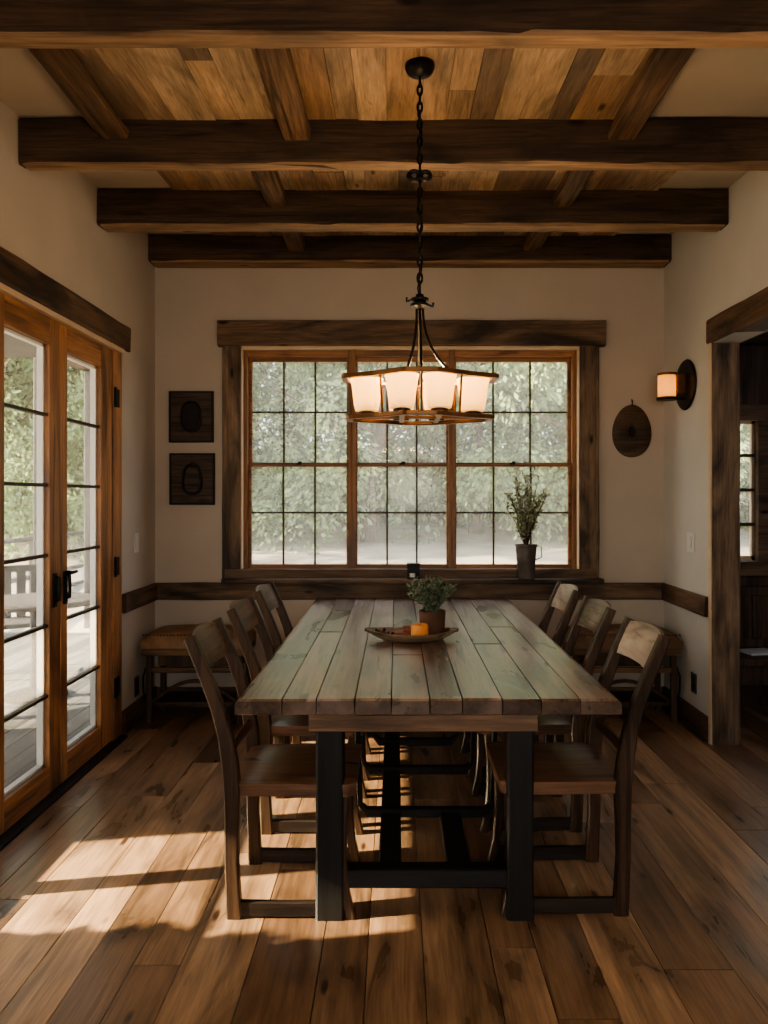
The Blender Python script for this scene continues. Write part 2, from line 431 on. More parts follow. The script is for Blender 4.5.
# right wall with the cased opening
RY0, RY1, RZ1 = 2.55, 4.34, 2.40
wr = MB()
wr.box(XR, XR + T, YF, RY0, 0, HZ).box(XR, XR + T, RY1, YB, 0, HZ).box(XR, XR + T, RY0, RY1, RZ1, HZ)
tag(link('wall_right', wr, 'wall_cool'), 'pale plaster wall beside the cased opening', 'wall', kind='structure')
# wall behind the viewer, with a wide opening added to let in sky fill
wf = MB()
wf.box(XL - T, -1.0, YF - T, YF, 0, HZ).box(1.2, XR + T, YF - T, YF, 0, HZ).box(-1.0, 1.2, YF - T, YF, 0, 0.9).box(-1.0, 1.2, YF - T, YF, 2.3, HZ)
tag(link('wall_front', wf, 'wall'), 'beige plaster wall behind the viewpoint', 'wall', kind='structure')

# ceiling: plaster with plank cladding between the plaster margins
cl = MB()
cl.quad((XL - T, YF - T, ceil_z(YF) + 0.02), (XR + T, YF - T, ceil_z(YF) + 0.02), (XR + T, YB + T, ceil_z(YB) + 0.02), (XL - T, YB + T, ceil_z(YB) + 0.02))
cl.quad((XL - T, YF - T, HZ + 0.1), (XR + T, YF - T, HZ + 0.1), (XR + T, YB + T, HZ + 0.1), (XL - T, YB + T, HZ + 0.1))
ceiling = tag(link('ceiling', cl, 'wall'), 'plaster ceiling with reclaimed plank cladding between the beams', 'ceiling', kind='structure')
cp = MB()
PW = (0.10, 0.13, 0.16, 0.11, 0.18, 0.14)
for (ya, yb, xa, xb) in ((YF, 2.33, -1.3, 1.08), (2.33, 3.32, -1.3, 1.09), (3.32, 4.18, -1.27, 1.5), (4.18, YB, -1.25, 1.5)):
    x = xa
    while x < xb - 0.03:
        w = min(R.choice(PW), xb - x)
        cuts = [ya]
        if R.random() < 0.35: cuts.append(ya + (yb - ya) * R.uniform(0.25, 0.75))
        cuts.append(yb)
        for c0, c1 in zip(cuts[:-1], cuts[1:]):
            r = R.random(); n0 = len(cp.bm.faces); o_ = R.uniform(0, 0.006)
            z0, z1 = ceil_z(c0) - o_, ceil_z(c1) - o_
            a, b = x + 0.001, x + w - 0.001
            P = [(a, c0 + .001, z0), (b, c0 + .001, z0), (b, c1 - .001, z1), (a, c1 - .001, z1)]
            Q = [(p[0], p[1], p[2] + 0.018) for p in P]
            vs = [cp.bm.verts.new(p) for p in P + Q]
            for f in ((0, 1, 2, 3), (4, 7, 6, 5), (0, 4, 5, 1), (1, 5, 6, 2), (2, 6, 7, 3), (3, 7, 4, 0)):
                cp.bm.faces.new([vs[i] for i in f])[cp.lay] = r
        x += w
link('plank_cladding', cp, 'planks', ceiling)

# cross beams and short joists between them
BEAMS = [(2.29, 2.372, 2.949, 'dark hewn ceiling beam at the top edge of the view, first of four'),
         (3.26, 3.335, 2.984, 'dark hewn ceiling beam just beyond the lamp canopy, second of four'),
         (4.12, 4.23, 3.03, 'dark hewn ceiling beam third in line, one before the window wall'),
         (4.97, 5.115, 3.098, 'dark hewn ceiling beam lying against the wall above the window')]
for (y0, y1, z0, lab) in BEAMS:
    b = MB().beam('x', XL + 0.004, XR - 0.004, y0, y1, z0, ceil_z(y0) + 0.012, jit=0.012, rnd=R.random())
    bo = tag(link('ceiling_beam', b, 'beam_x'), lab, 'beam', 'ceiling cross beams')
    bo['_o'] = tuple(bo.location)
    link('underside_board', MB().beam('x', XL + 0.02, XR - 0.02, y0 + 0.006, y1 - 0.006, z0 - 0.006, z0 + 0.012, jit=0.004, ch=0.002, rnd=R.random()), 'beam_under', bo)  # thin strip added to carry the painted light below the beam
JO = [(2.38, 3.265, -1.33, -1.20, 3.085, 'wide short ceiling joist by the left wall, between first and second beams'),
      (2.38, 3.265, -0.51, -0.385, 3.085, 'short ceiling joist left of the lamp canopy, between first and second beams'),
      (2.38, 3.265, 0.95, 1.08, 3.085, 'short ceiling joist right of the lamp canopy, between first and second beams'),
      (3.33, 4.125, -0.735, -0.62, 3.125, 'left short joist between the second and third ceiling beams'),
      (3.33, 4.125, 0.89, 1.0, 3.125, 'right short joist between the second and third ceiling beams'),
      (4.225, 4.975, -0.74, -0.62, 3.165, 'left short joist between the last two ceiling beams'),
      (4.225, 4.975, 0.87, 0.99, 3.165, 'right short joist between the last two ceiling beams')]
for (y0, y1, x0, x1, z0, lab) in JO:
    b = MB().beam('y', y0, y1, x0, x1, z0, ceil_z(y0) + 0.01, jit=0.008, rnd=R.random())
    tag(link('ceiling_joist', b, 'joist'), lab, 'joist', 'short ceiling joists')

# chair rails and baseboards
def struct(name, mb, mat, label, cat='trim'):
    return tag(link(name, mb, mat), label, cat, kind='structure')
RZ0, RZ1_ = 0.757, 0.875
struct('trim_1', MB().beam('x', XL, XR, YB - 0.03, YB, RZ0, RZ1_, jit=0.006, ch=0.005), 'trim_x', 'dark wooden chair rail running under the wide window')
struct('trim_2', MB().beam('y', 4.50, YB - 0.03, XL, XL + 0.03, RZ0, RZ1_, jit=0.005, ch=0.005), 'trim_y', 'short dark chair rail on the wall by the glazed doors')
struct('trim_3', MB().beam('y', 4.372, YB - 0.03, XR - 0.03, XR, RZ0, RZ1_, jit=0.005, ch=0.005), 'trim_y', 'short dark chair rail on the wall by the cased opening')
struct('baseboard_back', MB().box(XL, XR, YB - 0.022, YB, 0, 0.14, bev=0.004), 'trim_x', 'dark wooden baseboard below the wide window', 'baseboard')
struct('baseboard_left', MB().box(XL, XL + 0.022, 4.50, YB - 0.022, 0, 0.15, bev=0.004), 'trim_y', 'dark wooden baseboard by the glazed doors', 'baseboard')
struct('baseboard_right', MB().box(XR - 0.022, XR, 4.372, YB - 0.022, 0, 0.15, bev=0.004), 'trim_y', 'dark wooden baseboard by the cased opening', 'baseboard')

# ------------------------------------------------------------------ main window
win = thing('window_1', (0.1, YB, OZ0), 'wide triple window with wooden sashes and rustic timber casing', 'window', kind='structure')
hd = MB().beam('x', -1.25, 1.469, YB - 0.055, YB - 0.001, 2.54, 2.716, jit=0.008, ch=0.006)
link('head_casing', hd, 'trim_x', win)
link('side_casing', MB().beam('z', 0.9, 2.54, -1.222, -1.088, YB - 0.035, YB - 0.001, jit=0.006, ch=0.006), 'trim_z', win)
link('side_casing', MB().beam('z', 0.9, 2.54, 1.285, 1.427, YB - 0.035, YB - 0.001, jit=0.006, ch=0.006), 'trim_z', win)
link('bottom_casing', MB().beam('x', -1.20, 1.41, YB - 0.045, YB - 0.001, 0.895, 0.975, jit=0.005, ch=0.004), 'trim_x', win)
link('sill', MB().beam('x', -1.2, 1.43, 4.975, YB - 0.03, 0.884, 0.914, jit=0.004, ch=0.006), 'trim_x', win)
lin = MB()
lin.box(OX0, OX0 + 0.018, YB - 0.03, YB + T, OZ0, OZ1).box(OX1 - 0.018, OX1, YB - 0.03, YB + T, OZ0, OZ1)
lin.box(OX0, OX1, YB - 0.03, YB + T, OZ1 - 0.018, OZ1).box(OX0, OX1, YB - 0.04, YB + T, OZ0, OZ0 + 0.016)
link('lining', lin, 'reveal', win)
GL = [(-1.031, -0.353), (-0.275, 0.36), (0.431, 1.229)]
ZB, ZM0, ZM1, ZT = 1.0, 1.695, 1.727, 2.448
fr = MB()
fr.box(OX0 + 0.018, -1.055, YB + 0.03, YB + 0.12, OZ0 + .016, OZ1 - .018, bev=0.004)
fr.box(1.252, OX1 - 0.018, YB + 0.03, YB + 0.12, OZ0 + .016, OZ1 - .018, bev=0.004)
fr.box(-0.338, -0.290, YB + 0.022, YB + 0.12, OZ0 + .016, OZ1 - .018, bev=0.004)
fr.box(0.373, 0.418, YB + 0.022, YB + 0.12, OZ0 + .016, OZ1 - .018, bev=0.004)
link('mullion_frame', fr, 'red_z', win)
hr = MB().box(OX0 + 0.018, OX1 - 0.018, YB + 0.035, YB + 0.12, ZT + 0.03, OZ1 - 0.018, bev=0.004)
hr.box(OX0 + 0.018, OX1 - 0.018, YB + 0.035, YB + 0.12, OZ0 + 0.016, ZB - 0.03, bev=0.004)
link('frame_rail', hr, 'red_x', win)
for i, (a, b) in enumerate(GL):
    for up in (0, 1):
        z0, z1 = ((ZB, ZM0), (ZM1, ZT))[up]
        yo = YB + (0.05 if not up else 0.075)
        s = MB()
        e = 0.022 if i != 1 else 0.018
        zt = z1 + (0.016 if not up else 0.034)
        zb = z0 - (0.034 if not up else 0.016)
        s.box(a - e, a, yo, yo + 0.035, zb, zt, bev=0.003).box(b, b + e, yo, yo + 0.035, zb, zt, bev=0.003)
        s.box(a, b, yo, yo + 0.035, zb, z0, bev=0.003).box(a, b, yo, yo + 0.035, z1, zt, bev=0.003)
        so = link('sash', s, 'red_x', win)
        mu = MB()
        for k in (1, 2):
            xm = a + (b - a) * k / 3
            mu.box(xm - 0.006, xm + 0.006, yo + 0.008, yo + 0.028, z0, z1)
        zm = z0 + (z1 - z0) * (0.5 if up else 0.53)
        mu.box(a, b, yo + 0.008, yo + 0.028, zm - 0.006, zm + 0.006)
        link('muntin', mu, 'muntin', so)
        pn = MB(); pn.quad((a - .005, yo + 0.018, z0 - .005), (b + .005, yo + 0.018, z0 - .005), (b + .005, yo + 0.018, z1 + .005), (a - .005, yo + 0.018, z1 + .005))
        link('pane', pn, 'glass', so)
        if not up:
            xm = (a + b) / 2
            lk = MB().box(xm - 0.02, xm + 0.02, yo - 0.014, yo + 0.01, zt, zt + 0.012, bev=0.003).box(xm - 0.006, xm + 0.022, yo - 0.01, yo + 0.0, zt + 0.012, zt + 0.022, bev=0.002)
            link('sash_lock', lk, 'iron', so)

# ------------------------------------------------------------------ glazed doors, left
def door_leaf(root, y0, y1, g0, g1, part, stops=True):
    """one glazed leaf between y0..y1 with glass g0..g1; interior face at XL"""
    xo, xi = XL - 0.05, XL - 0.004
    zt, zb, gz0, gz1 = 2.365, 0.018, 0.152, 2.232
    s = MB()
    s.box(xo, xi, y0, g0, zb, zt, bev=0.004).box(xo, xi, g1, y1, zb, zt, bev=0.004)
    leaf = link(part, s, 'door_z', root)
    rl = MB().box(xo, xi, g0, g1, zb, gz0, bev=0.003).box(xo, xi, g0, g1, gz1, zt, bev=0.003)
    link('rail', rl, 'door_y', leaf)
    mu = MB()
    for k in range(1, 6):
        z = gz0 + (gz1 - gz0) * k / 6
        mu.box(xo + 0.01, xi - 0.008, g0, g1, z - 0.008, z + 0.008, bev=0.002)
    link('muntin', mu, 'muntin', leaf)
    if stops:
        st = MB()
        st.box(xo - 0.012, xo + 0.018, g0, g0 + 0.014, gz0, gz1).box(xo - 0.012, xo + 0.018, g1 - 0.014, g1, gz0, gz1)
        st.box(xo - 0.012, xo + 0.018, g0, g1, gz0, gz0 + 0.014).box(xo - 0.012, xo + 0.018, g0, g1, gz1 - 0.014, gz1)
        link('glazing_stop', st, 'white', leaf)
    pn = MB(); xp = (xo + xi) / 2
    pn.quad((xp, g0 - .004, gz0 - .004), (xp, g1 + .004, gz0 - .004), (xp, g1 + .004, gz1 + .004), (xp, g0 - .004, gz1 + .004))
    link('pane', pn, 'door_glass', leaf)
    return leaf
d1 = thing('door_1', (XL, 3.7, 0), 'honey coloured glazed wooden double doors with six panes each', 'door', kind='structure')
l1 = door_leaf(d1, 3.112, 3.688, 3.16, 3.572, 'door_leaf')
l2 = door_leaf(d1, 3.695, 4.355, 3.765, 4.195, 'door_leaf')
link('head_casing', MB().beam('y', 1.1, 4.575, XL, XL + 0.03, 2.395, 2.545, jit=0.007, ch=0.006), 'trim_y', d1)
link('head_strip', MB().box(XL - 0.06, XL + 0.02, 1.15, 4.50, 2.366, 2.394, bev=0.003), 'reveal', d1)
link('jamb', MB().box(XL - 0.14, XL + 0.006, 4.36, 4.488, 0, 2.37, bev=0.004), 'door_z', d1)
link('threshold', MB().box(XL - 0.16, XL + 0.05, 1.15, 4.47, -0.005, 0.014, bev=0.005), 'black_wood_y', d1)
for (yy, lf) in ((3.62, l1), (3.735, l2)):
    h = MB().box(XL - 0.006, XL + 0.004, yy - 0.018, yy + 0.018, 0.93, 1.10, bev=0.003)
    h.tube([(XL + 0.002, yy, 0.96), (XL + 0.020, yy, 0.965), (XL + 0.022, yy, 1.02), (XL + 0.020, yy, 1.075), (XL + 0.002, yy, 1.08)], 0.009)
    link('pull_handle', h, 'iron', lf)
lv = MB().tube([(XL, 3.735, 1.09), (XL + 0.028, 3.735, 1.09), (XL + 0.03, 3.75, 1.09), (XL + 0.028, 3.80, 1.09)], [0.013, 0.011, 0.010, 0.008])
link('lever', lv, 'iron', l2)
for z in (0.33, 1.06, 2.08):
    hg = MB().box(XL - 0.002, XL + 0.014, 4.362, 4.43, z - 0.055, z + 0.055, bev=0.003)
    hg.tube([(XL + 0.016, 4.36, z - 0.06), (XL + 0.016, 4.36, z + 0.06)], 0.008)
    link('hinge', hg, 'iron', d1)
d2 = thing('window_2', (XL, 2.1, 0), 'fixed glazed side panels continuing the doors toward the viewer', 'window', kind='structure')
door_leaf(d2, 2.645, 3.106, 2.71, 3.085, 'side_panel')
door_leaf(d2, 2.10, 2.645, 2.16, 2.645, 'side_panel')
link('mullion', MB().box(XL - 0.14, XL, 1.15, 2.10, 0, 2.37), 'door_z', d2)

# ------------------------------------------------------------------ cased opening, right
dr = thing('door_3', (XR, 3.45, 0), 'timber cased opening into the darker next room', 'doorway', kind='structure')
link('post', MB().beam('z', 0, 2.41, XR - 0.004, XR + T + 0.004, 4.328, 4.341, jit=0.008, ch=0.008), 'trim_z', dr)
link('side_casing', MB().beam('z', 0, 2.41, XR - 0.012, XR, 4.334, 4.37, jit=0.002, ch=0.003), 'reveal', dr)
link('post', MB().beam('z', 0, 2.41, XR - 0.006, XR + T + 0.02, 2.50, 2.58, jit=0.008, ch=0.008), 'trim_z', dr)
link('head_casing', MB().beam('y', 2.4, 4.375, XR - 0.022, XR + T + 0.03, 2.40, 2.545, jit=0.008, ch=0.008), 'trim_y', dr)

# ------------------------------------------------------------------ next room
W3 = (2.28, 2.62)
nr = MB()
nr.box(XR + T, 2.18, YB, YB + T, 0, HZ).box(3.3, XR2, YB, YB + T, 0, HZ).box(2.18, 3.3, YB, YB + T, 0, 0.99).box(2.18, 3.3, YB, YB + T, 2.09, HZ)
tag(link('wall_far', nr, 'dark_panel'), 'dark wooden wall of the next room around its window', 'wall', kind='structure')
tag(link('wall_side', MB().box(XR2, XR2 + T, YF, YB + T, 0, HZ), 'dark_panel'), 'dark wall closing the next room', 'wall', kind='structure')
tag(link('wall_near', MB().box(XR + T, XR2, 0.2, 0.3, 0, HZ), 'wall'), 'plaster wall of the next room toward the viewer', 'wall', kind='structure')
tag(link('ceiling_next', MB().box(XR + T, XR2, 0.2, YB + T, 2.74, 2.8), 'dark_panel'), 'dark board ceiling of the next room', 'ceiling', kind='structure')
for y0, lab in ((4.0, 'dark beam in the next room, nearer of two above its window'), (4.82, 'dark beam in the next room, farther of two above its window')):
    tag(link('ceiling_beam', MB().beam('x', XR + T + .002, XR2 - .002, y0, y0 + 0.16, 2.52, 2.738, rnd=R.random()), 'beam_x'), lab, 'beam', 'beams of the next room')
w3 = thing('window_3', (2.74, YB, 0.99), 'small paned window with dark frame in the next room', 'window', kind='structure')
f3 = MB()
for (a, b) in ((2.18, 2.24), (2.55, 2.67), (3.0, 3.3)):
    f3.box(a, b, YB - 0.02, YB + 0.1, 0.99, 2.09, bev=0.004)
f3.box(2.18, 3.3, YB - 0.025, YB + 0.1, 2.02, 2.13, bev=0.004).box(2.12, 3.3, YB - 0.06, YB + 0.1, 0.93, 1.03, bev=0.004)
link('frame', f3, 'trim_x', w3)
for (a, b) in ((2.24, 2.55), (2.67, 3.0)):
    s3 = MB().box(a, a + 0.02, YB + 0.04, YB + 0.07, 1.03, 2.02).box(b - 0.02, b, YB + 0.04, YB + 0.07, 1.03, 2.02)
    s3.box(a, b, YB + 0.04, YB + 0.07, 1.03, 1.06).box(a, b, YB + 0.04, YB + 0.07, 2.0, 2.02)
    so = link('sash', s3, 'reveal', w3)
    m3 = MB()
    for k in (1, 2, 3):
        z = 1.04 + 0.98 * k / 4
        m3.box(a, b, YB + 0.035, YB + 0.07, z - 0.011, z + 0.011)
    link('muntin', m3, 'muntin', so)
    p3 = MB(); p3.quad((a, YB + 0.055, 1.03), (b, YB + 0.055, 1.03), (b, YB + 0.055, 2.02), (a, YB + 0.055, 2.02))
    link('pane', p3, 'glass', so)
# settle bench under that window
sb = thing('settle_bench', (2.75, 4.85, 0), 'dark panelled wooden settle bench under the next room window', 'bench')
bk = MB().box(2.15, 3.35, 5.02, 5.06, 0.10, 0.86, bev=0.004)
for k in range(8):
    x0 = 2.17 + k * 0.147
    bk.box(x0, x0 + 0.125, 5.005, 5.03, 0.50, 0.80, bev=0.006)
link('backrest', bk, 'dark_panel', sb)
link('seat', MB().box(2.13, 3.37, 4.62, 5.02, 0.40, 0.445, bev=0.008), 'bench_dark', sb)
link('apron', MB().box(2.16, 3.34, 4.65, 4.68, 0.27, 0.40, bev=0.004), 'bench_dark', sb)
for xx in (2.15, 3.29):
    for yy in (4.64, 4.96):
        link('leg', MB().box(xx, xx + 0.06, yy, yy + 0.05, 0, 0.40, bev=0.004), 'bench_dark', sb)
mg = MB().box(2.30, 2.52, 4.74, 4.9, 0.4455, 0.458, bev=0.002, rot=0.2)
tag(link('magazine', mg, 'paper'), 'pale magazine lying on the dark settle bench', 'magazine')

# ------------------------------------------------------------------ dining table
TX0, TX1, TY0, TY1, TZ = -0.555, 0.777, 2.49, 4.995, 0.785
tb = thing('dining_table', ((TX0 + TX1) / 2, 3.75, 0), 'long weathered plank dining table on a black timber base', 'table')
tp = MB(); tp.smooth = False
ws = [0.145, 0.105, 0.118, 0.112, 0.118, 0.10, 0.122, 0.118, 0.12, 0.128]
k_ = (TX1 - TX0) / sum(ws); x = TX0
def board(mb, x0, x1, y0, y1, z0, z1, rnd, round_l=False, round_r=False):
    """tabletop board with eased edges and a slightly uneven front end"""
    n = 12; secs = []
    c = 0.0015; L_ = 0.03 if round_l else c; R_ = 0.03 if round_r else c
    for i in range(n + 1):
        y = y0 + (y1 - y0) * i / n
        ea = 0.0012 if i in (0, n) else 0.0; ez = 0.006 if i in (0, n) else 0.0
        w = 0.0025 * noise.noise((x0 * 9, y * 2.0, 3.3))
        ring = [(x0 + c + ea, z0 + ez), (x1 - c - ea, z0 + ez), (x1 - ea, z0 + c + ez)]
        if round_r: ring += [(x1 - ea, z1 - 0.02), (x1 - 0.008 - ea, z1 - 0.006 - ea)]
        ring += [(x1 - (0.022 if round_r else c) - ea, z1 + w - ez)]
        ring += [(x0 + (0.022 if round_l else c) + ea, z1 + w - ez)]
        if round_l: ring += [(x0 + 0.008 + ea, z1 - 0.006 - ea), (x0 + ea, z1 - 0.02)]
        ring += [(x0 + ea, z0 + c + ez)]
        yy = y - (0.004 * noise.noise((x0 * 20, 1, 7)) if i == 0 else 0)
        secs.append([Vector((p[0], yy + (0.0 if i else 0.0), p[1])) for p in ring])
    # rounded lips at both ends
    a = [v.copy() for v in secs[0]]; secs[1] = [Vector((v.x, y0 + 0.010, v.z)) for v in secs[1]]
    b = [Vector((v.x, y1 - 0.010, v.z)) for v in secs[-2]]; secs[-2] = b
    mb.sweep(None, secs, rnd=rnd)
for i, w in enumerate(ws):
    w *= k_
    cuts = [TY0 + R.uniform(-0.005, 0.004), TY1]
    if i in (1, 4, 7, 8): cuts.insert(1, TY0 + R.uniform(0.5, 1.9))
    for c0, c1 in zip(cuts[:-1], cuts[1:]):
        board(tp, x + 0.0004, x + w - 0.0004, c0 + (0.0015 if c0 > TY0 + .1 else 0), c1, TZ - 0.056, TZ, R.random(), i == 0, i == len(ws) - 1)
    x += w
top = link('tabletop', tp, 'table', tb)
link('apron', MB().beam('x', -0.302, 0.49, 2.505, 2.60, 0.668, TZ - 0.056, jit=0.004, ch=0.004), 'apron', tb)
link('apron', MB().beam('x', -0.302, 0.49, 4.82, 4.92, 0.668, TZ - 0.056, jit=0.004, ch=0.004), 'apron', tb)
for (a, b) in ((-0.281, -0.183), (0.389, 0.483)):
    for yy in (2.53, 4.80):
        link('leg', MB().beam('z', 0, 0.668, a, b, yy, yy + 0.085, jit=0.004, ch=0.007), 'black_wood', tb)
for yy in (2.545, 4.815):
    link('stretcher', MB().beam('x', -0.183, 0.389, yy, yy + 0.06, 0.105, 0.172, jit=0.003, ch=0.005), 'black_wood_x', tb)
link('base_rail', MB().beam('y', 2.605, 4.815, -0.063, 0.02, 0.125, 0.165, jit=0.003, ch=0.005), 'black_wood_y', tb)
link('base_rail', MB().beam('y', 2.605, 3.03, 0.182, 0.27, 0.125, 0.165, jit=0.003, ch=0.005), 'black_wood_y', tb)
for (yy, xa, xb) in ((3.03, -0.15, 0.40), (3.50, -0.155, 0.365), (3.90, -0.12, 0.325)):
    u = MB().bar([(xa - 0.02, yy, 0.729), (xa, yy, 0.20), (xa + 0.03, yy, 0.165), (xb - 0.03, yy, 0.165), (xb, yy, 0.20), (xb + 0.02, yy, 0.729)],
                 0.03, [0.02, 0.022, 0.04, 0.04, 0.022, 0.02], (0, 1, 0))
    link('iron_brace', u, 'iron', tb)

# ------------------------------------------------------------------ chairs
def post_x(z):
    P = [(0, 0.004), (0.2, -0.006), (0.45, -0.004), (0.6, -0.018), (0.74, -0.056), (0.86, -0.102), (0.99, -0.158)]
    for (z0, x0), (z1, x1) in zip(P[:-1], P[1:]):
        if z <= z1: return x0 + (x1 - x0) * (z - z0) / (z1 - z0)
    return P[-1][1]
def slat(mb, z0, z1, y0, y1, bulge, th, arch=0.0, ny=12, nz=4):
    def pt(u, v, off):
        y = y0 + (y1 - y0) * u
        k = 1 - (2 * u - 1) ** 2
        z = z0 + (z1 + arch * k - z0) * v
        return Vector((post_x(z) - bulge * k + off, y, z))
    F = [[mb.bm.verts.new(pt(i / ny, j / nz, th / 2 - (0.004 if j in (0, nz) else 0))) for j in range(nz + 1)] for i in range(ny + 1)]
    B = [[mb.bm.verts.new(pt(i / ny, j / nz, -th / 2 + (0.004 if j in (0, nz) else 0))) for j in range(nz + 1)] for i in range(ny + 1)]
    n0 = len(mb.bm.faces); f = mb.bm.faces.new
    for i in range(ny):
        for j in range(nz):
            f((F[i][j], F[i + 1][j], F[i + 1][j + 1], F[i][j + 1])); f((B[i][j], B[i][j + 1], B[i + 1][j + 1], B[i + 1][j]))
        f((F[i][0], B[i][0], B[i + 1][0], F[i + 1][0])); f((F[i][nz], F[i + 1][nz], B[i + 1][nz], B[i][nz]))
    for i in (0, ny):
        for j in range(nz): f((F[i][j], F[i][j + 1], B[i][j + 1], B[i][j]))
    mb._mark(n0, 0.4); mb.smooth = True
def make_chair(pale):
    t = thing('dining_chair', (0, 0, 0), 'x', 'chair', 'wooden chairs along both sides of the dining table')
    for s in (-1, 1):
        p = MB().bar([(post_x(z), s * 0.19, z) for z in (0.0, 0.1, 0.2, 0.32, 0.45, 0.54, 0.64, 0.74, 0.86, 0.985)],
                     [0.054, 0.05, 0.048, 0.05, 0.06, 0.058, 0.052, 0.048, 0.044, 0.038], [0.036] * 10, (1, 0, 0), rnd=0.5)
        link('back_post', p, 'chair_post', t)
    for s in (-1, 1):
        p = MB().bar([(0.385, s * 0.187, 0.432), (0.378, s * 0.187, 0.33), (0.38, s * 0.188, 0.2), (0.392, s * 0.19, 0.09), (0.412, s * 0.192, 0.0)],
                     [0.05, 0.044, 0.038, 0.034, 0.036], [0.036] * 5, (1, 0, 0), rnd=0.5)
        link('front_leg', p, 'chair_post', t)
        r = MB().bar([(0.02, s * 0.19, 0.033), (0.20, s * 0.19, 0.03), (0.385, s * 0.191, 0.033)], 0.024, 0.052, (0, 1, 0), rnd=0.5)
        link('runner', r, 'chair_rail', t)
    # saddle seat
    st = MB(); n = 14
    def sx(i): return -0.012 + 0.445 * i / n
    top, bot = [], []
    for i in range(n + 1):
        rt, rb = [], []
        for j in range(n + 1):
            u, v = i / n, j / n * 2 - 1
            hw = 0.203 + 0.012 * u
            if u > 0.9: hw -= 0.02 * ((u - 0.9) / 0.1) ** 2
            e = max(abs(v) ** 6, abs(2 * u - 1) ** 8)
            dish = 0.010 * (1 - v * v) * (1 - (2 * u - 1) ** 2)
            rt.append(st.bm.verts.new((sx(i), hw * v, 0.485 - dish - 0.010 * e)))
            rb.append(st.bm.verts.new((sx(i) + (0.004 if i == 0 else -0.004 if i == n else 0), hw * v * 0.985, 0.43)))
        top.append(rt); bot.append(rb)
    f = st.bm.faces.new
    for i in range(n):
        for j in range(n):
            f((top[i][j], top[i + 1][j], top[i + 1][j + 1], top[i][j + 1])); f((bot[i][j], bot[i][j + 1], bot[i + 1][j + 1], bot[i + 1][j]))
        for j in (0, n): f((top[i][j], bot[i][j], bot[i + 1][j], top[i + 1][j]))
    for j in range(n):
        for i in (0, n): f((top[i][j], top[i][j + 1], bot[i][j + 1], bot[i][j]))
    st._mark(0, 0.3); st.smooth = True
    link('seat', st, 'chair_seat', t)
    sl = MB(); slat(sl, 0.85, 0.978, -0.178, 0.178, 0.028, 0.02, arch=0.012)
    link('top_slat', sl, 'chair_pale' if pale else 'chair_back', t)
    sl = MB(); slat(sl, 0.545, 0.585, -0.178, 0.178, 0.012, 0.016)
    link('lower_rail', sl, 'chair_back', t)
    return t
YC = (2.745, 3.385, 3.99)
LLAB = ['dark walnut chair nearest the viewer, on the glazed door side of the table',
        'dark walnut chair in the middle of the row on the glazed door side',
        'dark walnut chair at the window end of the glazed door side']
RLAB = ['walnut chair with pale worn top slat nearest the viewer, on the cased opening side',
        'walnut chair with pale worn top slat in the middle of the cased opening side',
        'walnut chair with pale worn top slat at the window end of the cased opening side']
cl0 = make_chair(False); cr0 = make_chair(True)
for i, y in enumerate(YC):
    c = cl0 if i == 0 else copy_tree(cl0)
    c.location = (-0.572, y, 0); c['label'] = LLAB[i]
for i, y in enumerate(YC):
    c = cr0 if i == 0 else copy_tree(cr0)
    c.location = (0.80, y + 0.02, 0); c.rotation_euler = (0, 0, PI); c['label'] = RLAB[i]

# ------------------------------------------------------------------ chandelier
CX, CY = 0.092, 2.80
ch = thing('chandelier', (CX, CY, 1.76), 'bronze framed chandelier with a ring of glowing frosted shades hanging over the table', 'chandelier')
cz = ceil_z(CY) - 0.004
link('canopy', MB().lathe([(0.0, cz), (0.056, cz), (0.058, cz - 0.012), (0.05, cz - 0.03), (0.028, cz - 0.043), (0.012, cz - 0.05), (0.0, cz - 0.052)], (CX, CY, 0), 28), 'iron', ch)
chn = MB(); zc = cz - 0.045; k = 0
while zc > 2.30:
    lk = []
    for a in range(12):
        an = 2 * PI * a / 12
        u, v = 0.009 * math.cos(an), 0.021 * math.sin(an)
        lk.append((CX + (u if k % 2 else 0), CY + (0 if k % 2 else u), zc - 0.021 + v))
    chn.tube(lk, 0.0045, 6, closed=True); chn.smooth = True
    zc -= 0.033; k += 1
link('chain', chn, 'iron', ch)
cord = MB().tube([(CX + 0.008 * math.sin(i * 1.3), CY + 0.008 * math.cos(i * 1.3), cz - 0.05 - i * (cz - 0.05 - 2.25) / 24) for i in range(25)], 0.003, 6)
link('cord', cord, 'iron', ch)
kn = MB()
for (ox, rr) in ((-0.022, 0.022), (0.02, 0.02)):
    kn.tube([(CX + ox + rr * math.cos(a), CY - 0.012, 2.715 + rr * 0.8 * math.sin(a)) for a in [2 * PI * i / 14 for i in range(14)]], 0.0085, 8, closed=True)
kn.smooth = True
link('cord_loop', kn, 'iron', ch)
hb = MB().lathe([(0.0, 2.262), (0.014, 2.262), (0.018, 2.25), (0.034, 2.246), (0.034, 2.236), (0.02, 2.232), (0.036, 2.224), (0.036, 2.214), (0.014, 2.205), (0.0, 2.2)], (CX, CY, 0), 20)
hb.tube([(CX - 0.035, CY, 2.24), (CX - 0.052, CY, 2.236), (CX - 0.05, CY, 2.25)], 0.005, 6).tube([(CX + 0.035, CY, 2.22), (CX + 0.05, CY, 2.216), (CX + 0.052, CY, 2.23)], 0.005, 6)
hb.tube([(CX, CY, 2.26), (CX, CY, 2.30)], 0.005, 6)
link('hub', hb, 'iron', ch)
RP = [(-0.287, -0.06), (-0.175, -0.115), (-0.062, -0.205), (0.062, -0.205), (0.175, -0.115), (0.287, -0.06), (0.287, 0.06), (0.175, 0.115), (0.062, 0.205), (-0.062, 0.205), (-0.175, 0.115), (-0.287, 0.06)]
ZT_, ZB_ = 1.938, 1.784
